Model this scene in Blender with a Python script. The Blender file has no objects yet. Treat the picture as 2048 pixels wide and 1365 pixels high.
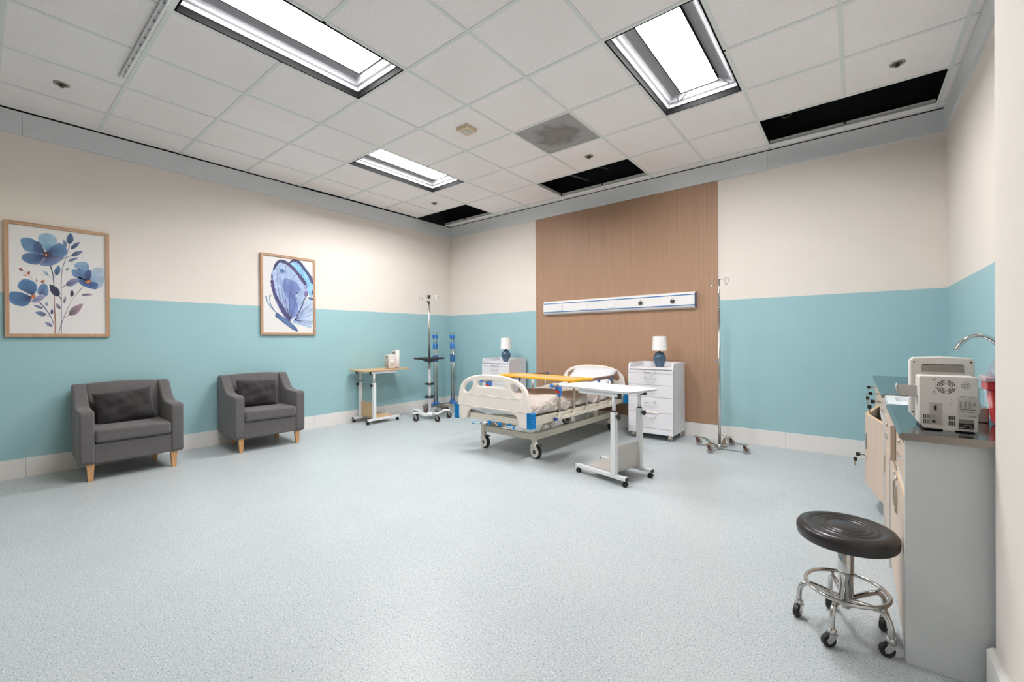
import bpy, bmesh, math, random
from math import sin, cos, pi, radians as R, sqrt
from mathutils import Vector as V, Matrix, Quaternion
random.seed(7)
SC = bpy.context.scene
COL = SC.collection

# ------------------------------------------------------------------ materials
def lin(c):
    c = c / 255.0
    return c / 12.92 if c <= 0.04045 else ((c + 0.055) / 1.055) ** 2.4
def rgb(t):
    return (lin(t[0]), lin(t[1]), lin(t[2]), 1.0)
MATS = {}
def mat(name, col, rough=0.5, metal=0.0, var=0.04, scale=30.0, bump=0.0, bscale=200.0, coat=0.0, spec=0.5,
        trans=0.0, emit=0.0, sheen=0.0, ior=1.45):
    """procedural principled material: base colour gently varied by noise, optional fine bump"""
    if name in MATS:
        return MATS[name]
    m = bpy.data.materials.new(name)
    m.use_nodes = True
    nt = m.node_tree
    b = nt.nodes['Principled BSDF']
    tc = nt.nodes.new('ShaderNodeTexCoord')
    c = rgb(col)
    if var > 0:
        n = nt.nodes.new('ShaderNodeTexNoise')
        n.inputs['Scale'].default_value = scale
        n.inputs['Detail'].default_value = 3
        nt.links.new(tc.outputs['Object'], n.inputs['Vector'])
        r = nt.nodes.new('ShaderNodeValToRGB')
        r.color_ramp.elements[0].position = 0.3
        r.color_ramp.elements[1].position = 0.7
        r.color_ramp.elements[0].color = tuple(max(0, x * (1 - var)) for x in c[:3]) + (1,)
        r.color_ramp.elements[1].color = tuple(min(1, x * (1 + var)) for x in c[:3]) + (1,)
        nt.links.new(n.outputs['Fac'], r.inputs['Fac'])
        nt.links.new(r.outputs['Color'], b.inputs['Base Color'])
    else:
        b.inputs['Base Color'].default_value = c
    b.inputs['Roughness'].default_value = rough
    b.inputs['Metallic'].default_value = metal
    b.inputs['Specular IOR Level'].default_value = spec
    b.inputs['IOR'].default_value = ior
    b.inputs['Coat Weight'].default_value = coat
    b.inputs['Transmission Weight'].default_value = trans
    b.inputs['Sheen Weight'].default_value = sheen
    if emit > 0:
        b.inputs['Emission Color'].default_value = c
        b.inputs['Emission Strength'].default_value = emit
    if bump > 0:
        n2 = nt.nodes.new('ShaderNodeTexNoise')
        n2.inputs['Scale'].default_value = bscale
        n2.inputs['Detail'].default_value = 4
        nt.links.new(tc.outputs['Object'], n2.inputs['Vector'])
        bp = nt.nodes.new('ShaderNodeBump')
        bp.inputs['Strength'].default_value = bump
        bp.inputs['Distance'].default_value = 0.002
        nt.links.new(n2.outputs['Fac'], bp.inputs['Height'])
        nt.links.new(bp.outputs['Normal'], b.inputs['Normal'])
    MATS[name] = m
    return m

def wood(name, c1, c2, axis='z', scale=1.0, rough=0.45, fine=60.0):
    """grain running along one axis: noise stretched along it"""
    if name in MATS:
        return MATS[name]
    m = bpy.data.materials.new(name); m.use_nodes = True
    nt = m.node_tree; b = nt.nodes['Principled BSDF']
    tc = nt.nodes.new('ShaderNodeTexCoord'); mp = nt.nodes.new('ShaderNodeMapping')
    s = [fine, fine, fine]; s['xyz'.index(axis)] = 1.6
    mp.inputs['Scale'].default_value = [x * scale for x in s]
    n = nt.nodes.new('ShaderNodeTexNoise'); n.inputs['Scale'].default_value = 1.0
    n.inputs['Detail'].default_value = 5; n.inputs['Roughness'].default_value = 0.6
    r = nt.nodes.new('ShaderNodeValToRGB')
    r.color_ramp.elements[0].position = 0.32; r.color_ramp.elements[0].color = rgb(c1)
    r.color_ramp.elements[1].position = 0.68; r.color_ramp.elements[1].color = rgb(c2)
    nt.links.new(tc.outputs['Object'], mp.inputs['Vector']); nt.links.new(mp.outputs['Vector'], n.inputs['Vector'])
    nt.links.new(n.outputs['Fac'], r.inputs['Fac']); nt.links.new(r.outputs['Color'], b.inputs['Base Color'])
    b.inputs['Roughness'].default_value = rough
    MATS[name] = m
    return m

def speckle_floor(name):
    m = bpy.data.materials.new(name); m.use_nodes = True
    nt = m.node_tree; b = nt.nodes['Principled BSDF']
    tc = nt.nodes.new('ShaderNodeTexCoord')
    def ramp(src, p0, c0, p1, c1):
        r = nt.nodes.new('ShaderNodeValToRGB')
        r.color_ramp.elements[0].position = p0; r.color_ramp.elements[0].color = c0
        r.color_ramp.elements[1].position = p1; r.color_ramp.elements[1].color = c1
        nt.links.new(src, r.inputs['Fac']); return r.outputs['Color']
    def noise(s, d=2):
        n = nt.nodes.new('ShaderNodeTexNoise'); n.inputs['Scale'].default_value = s; n.inputs['Detail'].default_value = d
        nt.links.new(tc.outputs['Object'], n.inputs['Vector']); return n.outputs['Fac']
    def mix(f, a, bb):
        x = nt.nodes.new('ShaderNodeMix'); x.data_type = 'RGBA'
        nt.links.new(f, x.inputs['Factor'])
        for k, s in ((6, a), (7, bb)):
            if isinstance(s, tuple): x.inputs[k].default_value = s
            else: nt.links.new(s, x.inputs[k])
        return x.outputs[2]
    base = ramp(noise(2.0, 3), 0.3, rgb((185, 192, 195)), 0.7, rgb((191, 198, 200)))
    dk = ramp(noise(190, 2), 0.52, (0, 0, 0, 1), 0.68, (1, 1, 1, 1))
    dk2 = ramp(noise(110, 2), 0.64, (0, 0, 0, 1), 0.72, (1, 1, 1, 1))
    lt = ramp(noise(130, 2), 0.56, (0, 0, 0, 1), 0.68, (1, 1, 1, 1))
    c = mix(lt, base, rgb((214, 218, 221)))
    c = mix(dk, c, rgb((132, 149, 159)))
    c = mix(dk2, c, rgb((118, 136, 147)))
    nt.links.new(c, b.inputs['Base Color'])
    rr = ramp(noise(5, 4), 0.3, (0.33, 0.33, 0.33, 1), 0.7, (0.42, 0.42, 0.42, 1))
    nt.links.new(rr, b.inputs['Roughness'])
    b.inputs['Specular IOR Level'].default_value = 0.45
    bp = nt.nodes.new('ShaderNodeBump'); bp.inputs['Strength'].default_value = 0.06; bp.inputs['Distance'].default_value = 0.001
    nt.links.new(noise(260, 2), bp.inputs['Height']); nt.links.new(bp.outputs['Normal'], b.inputs['Normal'])
    return m

def tile_mat(name):
    m = mat(name, (214, 209, 204), rough=0.9, var=0.0)
    nt = m.node_tree; b = nt.nodes['Principled BSDF']
    tc = nt.nodes.new('ShaderNodeTexCoord')
    n = nt.nodes.new('ShaderNodeTexNoise'); n.inputs['Scale'].default_value = 130; n.inputs['Detail'].default_value = 5
    n.inputs['Roughness'].default_value = 0.7
    n2 = nt.nodes.new('ShaderNodeTexNoise'); n2.inputs['Scale'].default_value = 1.4; n2.inputs['Detail'].default_value = 3
    nt.links.new(tc.outputs['Object'], n.inputs['Vector']); nt.links.new(tc.outputs['Object'], n2.inputs['Vector'])
    r = nt.nodes.new('ShaderNodeValToRGB')
    r.color_ramp.elements[0].position = 0.30; r.color_ramp.elements[0].color = rgb((237, 229, 227))
    r.color_ramp.elements[1].position = 0.56; r.color_ramp.elements[1].color = rgb((254, 248, 246))
    r2 = nt.nodes.new('ShaderNodeValToRGB')
    r2.color_ramp.elements[0].position = 0.35; r2.color_ramp.elements[0].color = (0.9, 0.87, 0.85, 1)
    r2.color_ramp.elements[1].position = 0.6; r2.color_ramp.elements[1].color = (1, 1, 1, 1)
    x = nt.nodes.new('ShaderNodeMix'); x.data_type = 'RGBA'; x.blend_type = 'MULTIPLY'; x.inputs['Factor'].default_value = 0.35
    nt.links.new(n.outputs['Fac'], r.inputs['Fac']); nt.links.new(n2.outputs['Fac'], r2.inputs['Fac'])
    nt.links.new(r.outputs['Color'], x.inputs[6]); nt.links.new(r2.outputs['Color'], x.inputs[7])
    nt.links.new(x.outputs[2], b.inputs['Base Color'])
    bp = nt.nodes.new('ShaderNodeBump'); bp.inputs['Strength'].default_value = 0.4; bp.inputs['Distance'].default_value = 0.002
    nt.links.new(n.outputs['Fac'], bp.inputs['Height']); nt.links.new(bp.outputs['Normal'], b.inputs['Normal'])
    return m

def ribbed_panel(name):
    """brown laminate with very fine upright lines"""
    m = bpy.data.materials.new(name); m.use_nodes = True
    nt = m.node_tree; b = nt.nodes['Principled BSDF']
    tc = nt.nodes.new('ShaderNodeTexCoord'); mp = nt.nodes.new('ShaderNodeMapping')
    mp.inputs['Scale'].default_value = (1, 0.02, 0.02)
    w = nt.nodes.new('ShaderNodeTexWave'); w.wave_type = 'BANDS'; w.bands_direction = 'X'
    w.inputs['Scale'].default_value = 22; w.inputs['Distortion'].default_value = 1.2; w.inputs['Detail'].default_value = 3
    w.inputs['Detail Scale'].default_value = 3
    n = nt.nodes.new('ShaderNodeTexNoise'); n.inputs['Scale'].default_value = 55; n.inputs['Detail'].default_value = 4
    nt.links.new(tc.outputs['Object'], mp.inputs['Vector']); nt.links.new(mp.outputs['Vector'], w.inputs['Vector'])
    nt.links.new(mp.outputs['Vector'], n.inputs['Vector'])
    r = nt.nodes.new('ShaderNodeValToRGB')
    r.color_ramp.elements[0].position = 0.0; r.color_ramp.elements[0].color = rgb((164, 130, 106))
    r.color_ramp.elements[1].position = 0.8; r.color_ramp.elements[1].color = rgb((176, 141, 115))
    r2 = nt.nodes.new('ShaderNodeValToRGB')
    r2.color_ramp.elements[0].position = 0.35; r2.color_ramp.elements[0].color = (0.9, 0.88, 0.86, 1)
    r2.color_ramp.elements[1].position = 0.65; r2.color_ramp.elements[1].color = (1.03, 1.03, 1.03, 1)
    x = nt.nodes.new('ShaderNodeMix'); x.data_type = 'RGBA'; x.blend_type = 'MULTIPLY'; x.inputs['Factor'].default_value = 0.8
    nt.links.new(w.outputs['Fac'], r.inputs['Fac']); nt.links.new(n.outputs['Fac'], r2.inputs['Fac'])
    nt.links.new(r.outputs['Color'], x.inputs[6]); nt.links.new(r2.outputs['Color'], x.inputs[7])
    nt.links.new(x.outputs[2], b.inputs['Base Color'])
    b.inputs['Roughness'].default_value = 0.55
    return m

def waffle(name, col):
    m = mat(name, col, rough=0.95, var=0.03, scale=8, sheen=0.3)
    nt = m.node_tree; b = nt.nodes['Principled BSDF']
    tc = nt.nodes.new('ShaderNodeTexCoord')
    mp = nt.nodes.new('ShaderNodeMapping'); mp.inputs['Scale'].default_value = (1, 1, 1)
    outs = []
    for d in ('X', 'Y'):
        w = nt.nodes.new('ShaderNodeTexWave'); w.wave_type = 'BANDS'; w.bands_direction = d
        w.inputs['Scale'].default_value = 26; w.inputs['Distortion'].default_value = 0.6
        nt.links.new(tc.outputs['Object'], w.inputs['Vector']); outs.append(w.outputs['Fac'])
    a = nt.nodes.new('ShaderNodeMath'); a.operation = 'MULTIPLY'
    nt.links.new(outs[0], a.inputs[0]); nt.links.new(outs[1], a.inputs[1])
    bp = nt.nodes.new('ShaderNodeBump'); bp.inputs['Strength'].default_value = 1.0; bp.inputs['Distance'].default_value = 0.010
    nt.links.new(a.outputs[0], bp.inputs['Height']); nt.links.new(bp.outputs['Normal'], b.inputs['Normal'])
    return m

def paint_mat(name):
    """artwork pigment: colour attribute under faint blotches"""
    m = bpy.data.materials.new(name); m.use_nodes = True
    nt = m.node_tree; b = nt.nodes['Principled BSDF']
    at = nt.nodes.new('ShaderNodeAttribute'); at.attribute_name = 'pigment'
    tc = nt.nodes.new('ShaderNodeTexCoord')
    n = nt.nodes.new('ShaderNodeTexNoise'); n.inputs['Scale'].default_value = 15; n.inputs['Detail'].default_value = 6
    r = nt.nodes.new('ShaderNodeValToRGB')
    r.color_ramp.elements[0].position = 0.35; r.color_ramp.elements[0].color = (0.76, 0.81, 0.88, 1)
    r.color_ramp.elements[1].position = 0.65; r.color_ramp.elements[1].color = (1.22, 1.2, 1.18, 1)
    x = nt.nodes.new('ShaderNodeMix'); x.data_type = 'RGBA'; x.blend_type = 'MULTIPLY'; x.inputs['Factor'].default_value = 0.8
    nt.links.new(tc.outputs['Object'], n.inputs['Vector']); nt.links.new(n.outputs['Fac'], r.inputs['Fac'])
    nt.links.new(at.outputs['Color'], x.inputs[6]); nt.links.new(r.outputs['Color'], x.inputs[7])
    nt.links.new(x.outputs[2], b.inputs['Base Color'])
    b.inputs['Roughness'].default_value = 0.6
    return m

# ------------------------------------------------------------------ mesh builder
class MB:
    def __init__(s, M=None):
        s.v = []; s.f = []; s.sm = []; s.mi = []; s.M = M
    def add(s, vs, fs, smooth=False, mi=0, M=None):
        o = len(s.v)
        for p in vs:
            p = V(p)
            if M is not None: p = M @ p
            if s.M is not None: p = s.M @ p
            s.v.append(p)
        for f in fs:
            s.f.append([i + o for i in f]); s.mi.append(mi); s.sm.append(smooth)
        return s
    def box(s, lo, hi, mi=0, M=None):
        x0, y0, z0 = lo; x1, y1, z1 = hi
        x0, x1 = min(x0, x1), max(x0, x1); y0, y1 = min(y0, y1), max(y0, y1); z0, z1 = min(z0, z1), max(z0, z1)
        vs = [(x0, y0, z0), (x1, y0, z0), (x1, y1, z0), (x0, y1, z0), (x0, y0, z1), (x1, y0, z1), (x1, y1, z1), (x0, y1, z1)]
        return s.add(vs, [(0, 3, 2, 1), (4, 5, 6, 7), (0, 1, 5, 4), (1, 2, 6, 5), (2, 3, 7, 6), (3, 0, 4, 7)], False, mi, M)
    def cbox(s, c, d, mi=0, M=None):
        return s.box([c[i] - d[i] / 2 for i in range(3)], [c[i] + d[i] / 2 for i in range(3)], mi, M)
    def cyl(s, p0, p1, r0, r1=None, n=16, mi=0, caps=True, M=None):
        r1 = r0 if r1 is None else r1
        p0 = V(p0); p1 = V(p1); d = (p1 - p0).normalized()
        a = V((0, 0, 1)) if abs(d.z) < 0.9 else V((1, 0, 0))
        u = d.cross(a).normalized(); w = d.cross(u)
        vs = []
        for p, r in ((p0, r0), (p1, r1)):
            for i in range(n):
                t = 2 * pi * i / n; vs.append(p + u * (r * cos(t)) + w * (r * sin(t)))
        s.add(vs, [(i, (i + 1) % n, n + (i + 1) % n, n + i) for i in range(n)], True, mi, M)
        if caps:
            s.add(vs[:n], [tuple(range(n))[::-1]], False, mi, M); s.add(vs[n:], [tuple(range(n))], False, mi, M)
        return s
    def tube(s, path, r, n=10, closed=False, mi=0, M=None, caps=True):
        P = [V(p) for p in path]; N = len(P)
        rr = r if isinstance(r, (list, tuple)) else [r] * N
        T = []
        for i in range(N):
            a = P[(i - 1) % N] if (closed or i > 0) else P[i]; b = P[(i + 1) % N] if (closed or i < N - 1) else P[i]
            T.append((b - a).normalized())
        a = V((0, 0, 1)) if abs(T[0].z) < 0.9 else V((1, 0, 0))
        u = T[0].cross(a).normalized(); vs = []
        for i in range(N):
            if i > 0:
                u = (u - T[i] * u.dot(T[i])).normalized()
            w = T[i].cross(u)
            for k in range(n):
                t = 2 * pi * k / n; vs.append(P[i] + u * (rr[i] * cos(t)) + w * (rr[i] * sin(t)))
        fs = []
        for i in range(N if closed else N - 1):
            j = (i + 1) % N
            for k in range(n):
                fs.append((i * n + k, i * n + (k + 1) % n, j * n + (k + 1) % n, j * n + k))
        s.add(vs, fs, True, mi, M)
        if not closed and caps:
            s.add(vs[:n], [tuple(range(n))[::-1]], False, mi, M); s.add(vs[-n:], [tuple(range(n))], False, mi, M)
        return s
    def lathe(s, prof, n=32, c=(0, 0, 0), mi=0, M=None, smooth=True):
        vs = []; c = V(c)
        for r, z in prof:
            for k in range(n):
                t = 2 * pi * k / n; vs.append(c + V((r * cos(t), r * sin(t), z)))
        fs = []
        for i in range(len(prof) - 1):
            for k in range(n):
                fs.append((i * n + k, i * n + (k + 1) % n, (i + 1) * n + (k + 1) % n, (i + 1) * n + k))
        s.add(vs, fs, smooth, mi, M)
        if prof[0][0] > 1e-4: s.add(vs[:n], [tuple(range(n))[::-1]], False, mi, M)
        if prof[-1][0] > 1e-4: s.add(vs[-n:], [tuple(range(n))], False, mi, M)
        return s
    def prism(s, poly, a0, a1, axis='y', mi=0, M=None, smooth=False):
        """extrude a 2-D outline; axis y: (x,z) outline; x: (y,z); z: (x,y)"""
        def m(p, a):
            return {'y': (p[0], a, p[1]), 'x': (a, p[0], p[1]), 'z': (p[0], p[1], a)}[axis]
        n = len(poly)
        vs = [m(p, a0) for p in poly] + [m(p, a1) for p in poly]
        s.add(vs, [(i, (i + 1) % n, n + (i + 1) % n, n + i) for i in range(n)], smooth, mi, M)
        s.add(vs, [tuple(range(n))[::-1], tuple(range(n, 2 * n))], False, mi, M)
        return s
    def ball(s, c, r, n=14, mi=0, M=None, sc=(1, 1, 1)):
        m = n // 2; vs = []; c = V(c)
        for i in range(m + 1):
            a = pi * i / m
            for k in range(n):
                t = 2 * pi * k / n
                vs.append(c + V((r * sc[0] * sin(a) * cos(t), r * sc[1] * sin(a) * sin(t), r * sc[2] * cos(a))))
        fs = [(i * n + k, (i + 1) * n + k, (i + 1) * n + (k + 1) % n, i * n + (k + 1) % n) for i in range(m) for k in range(n)]
        return s.add(vs, fs, True, mi, M)
    def build(s, name, mats, parent=None, bevel=0.0, seg=2, loc=(0, 0, 0), rotz=0.0, wn=False):
        me = bpy.data.meshes.new(name)
        me.from_pydata([tuple(p) for p in s.v], [], s.f)
        for m in (mats if isinstance(mats, (list, tuple)) else [mats]): me.materials.append(m)
        me.polygons.foreach_set('material_index', s.mi); me.polygons.foreach_set('use_smooth', s.sm)
        bm = bmesh.new(); bm.from_mesh(me)
        bmesh.ops.remove_doubles(bm, verts=bm.verts, dist=1e-5)
        bmesh.ops.recalc_face_normals(bm, faces=bm.faces)
        bm.to_mesh(me); bm.free(); me.update()
        o = bpy.data.objects.new(name, me); COL.objects.link(o)
        o.location = loc; o.rotation_euler = (0, 0, rotz)
        if parent is not None: o.parent = parent
        if bevel > 0:
            b = o.modifiers.new('edge', 'BEVEL'); b.width = bevel; b.segments = seg; b.limit_method = 'ANGLE'; b.angle_limit = R(40)
            b.harden_normals = False
            for p in me.polygons: p.use_smooth = True
            try:
                me.set_sharp_from_angle(angle=R(50))
            except Exception:
                pass
        return o

def crom(P, k=6, closed=True):
    """Catmull-Rom through the points"""
    n = len(P); out = []
    rng = range(n) if closed else range(n - 1)
    g = (lambda i: P[i % n]) if closed else (lambda i: P[min(max(i, 0), n - 1)])
    for i in rng:
        p0, p1, p2, p3 = [V(g(i + j)) for j in (-1, 0, 1, 2)]
        for j in range(k):
            t = j / k
            out.append(0.5 * ((2 * p1) + (p2 - p0) * t + (2 * p0 - 5 * p1 + 4 * p2 - p3) * t * t + (3 * p1 - p0 - 3 * p2 + p3) * t ** 3))
    if not closed: out.append(V(P[-1]))
    return out

def plate(name, outer, holes, thick, bevel, material, parent, M=None):
    """flat outline with holes, given thickness and rounded rims (2-D curve turned into a mesh)"""
    cu = bpy.data.curves.new(name, 'CURVE'); cu.dimensions = '2D'; cu.fill_mode = 'BOTH'
    cu.extrude = max(thick / 2 - bevel, 0.0005); cu.bevel_depth = bevel; cu.bevel_resolution = 3
    cu.offset = -bevel
    for poly in [outer] + holes:
        sp = cu.splines.new('POLY'); sp.points.add(len(poly) - 1)
        for i, p in enumerate(poly): sp.points[i].co = (p[0], p[1], 0, 1)
        sp.use_cyclic_u = True
    tmp = bpy.data.objects.new(name + '_tmp', cu); COL.objects.link(tmp)
    dg = bpy.context.evaluated_depsgraph_get(); dg.update()
    me = bpy.data.meshes.new_from_object(tmp.evaluated_get(dg))
    bpy.data.objects.remove(tmp)
    T = Matrix.Rotation(R(90), 4, 'X')          # (x,y)->(x,z)
    me.transform((M @ T) if M is not None else T)
    me.materials.clear(); me.materials.append(material)
    for p in me.polygons: p.use_smooth = True
    try: me.set_sharp_from_angle(angle=R(45))
    except Exception: pass
    me.name = name
    o = bpy.data.objects.new(name, me); COL.objects.link(o); o.parent = parent
    return o

def tag(o, label, cat, group=None, kind=None):
    if label: o['label'] = label
    if cat: o['category'] = cat
    if group: o['group'] = group
    if kind: o['kind'] = kind
    return o
def thing(name, label, cat, loc=(0, 0, 0), rotz=0.0, group=None):
    o = bpy.data.objects.new(name, None); COL.objects.link(o)
    o.empty_display_size = 0.1; o.location = loc; o.rotation_euler = (0, 0, rotz)
    return tag(o, label, cat, group)
def struct(o):
    o['kind'] = 'structure'; return o
def copy_tree(o, parent=None):
    c = o.copy(); COL.objects.link(c)
    if parent is not None:
        c.parent = parent; c.matrix_parent_inverse = o.matrix_parent_inverse
    for ch in list(o.children): copy_tree(ch, c)
    return c
def dup(o, label, loc, rotz=0.0, group=None):
    c = copy_tree(o); c['label'] = label; c.location = loc; c.rotation_euler = (0, 0, rotz)
    if group: c['group'] = group
    return c
def arc(c, r, a0, a1, n, plane='xz'):
    out = []
    for i in range(n + 1):
        t = R(a0 + (a1 - a0) * i / n); a, b = r * cos(t), r * sin(t)
        out.append({'xz': (c[0] + a, c[1], c[2] + b), 'xy': (c[0] + a, c[1] + b, c[2]), 'yz': (c[0], c[1] + a, c[2] + b)}[plane])
    return out
def TR(loc, rz=0.0, rx=0.0, ry=0.0):
    return Matrix.Translation(loc) @ Matrix.Rotation(rz, 4, 'Z') @ Matrix.Rotation(ry, 4, 'Y') @ Matrix.Rotation(rx, 4, 'X')

# shared materials
WHITE = mat('white_enamel', (232, 234, 236), 0.35, var=0.01)
CREAM = mat('cream_plastic', (240, 231, 222), 0.38, var=0.015)
CREAMMETAL = mat('cream_painted_steel', (222, 214, 198), 0.4, var=0.02)
CHROME = mat('chrome', (205, 203, 200), 0.12, 1.0, var=0.02)
STEEL = mat('brushed_steel', (172, 168, 162), 0.32, 1.0, var=0.05, scale=12)
BLACK = mat('black_plastic', (38, 38, 40), 0.45, var=0.05)
RUBBER = mat('dark_rubber', (48, 46, 46), 0.7, var=0.05)
BLUE = mat('blue_plastic', (4, 134, 208), 0.4, var=0.03)
RAILBLUE = mat('bright_blue_plastic', (60, 128, 210), 0.4, var=0.03)
RED = mat('red_plastic', (214, 58, 40), 0.4, var=0.03)
LACQ = mat('white_lacquer_board', (226, 225, 230), 0.4, var=0.01)
LIGHT_POWER=18.0
EXPOSURE=2.02
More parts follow.
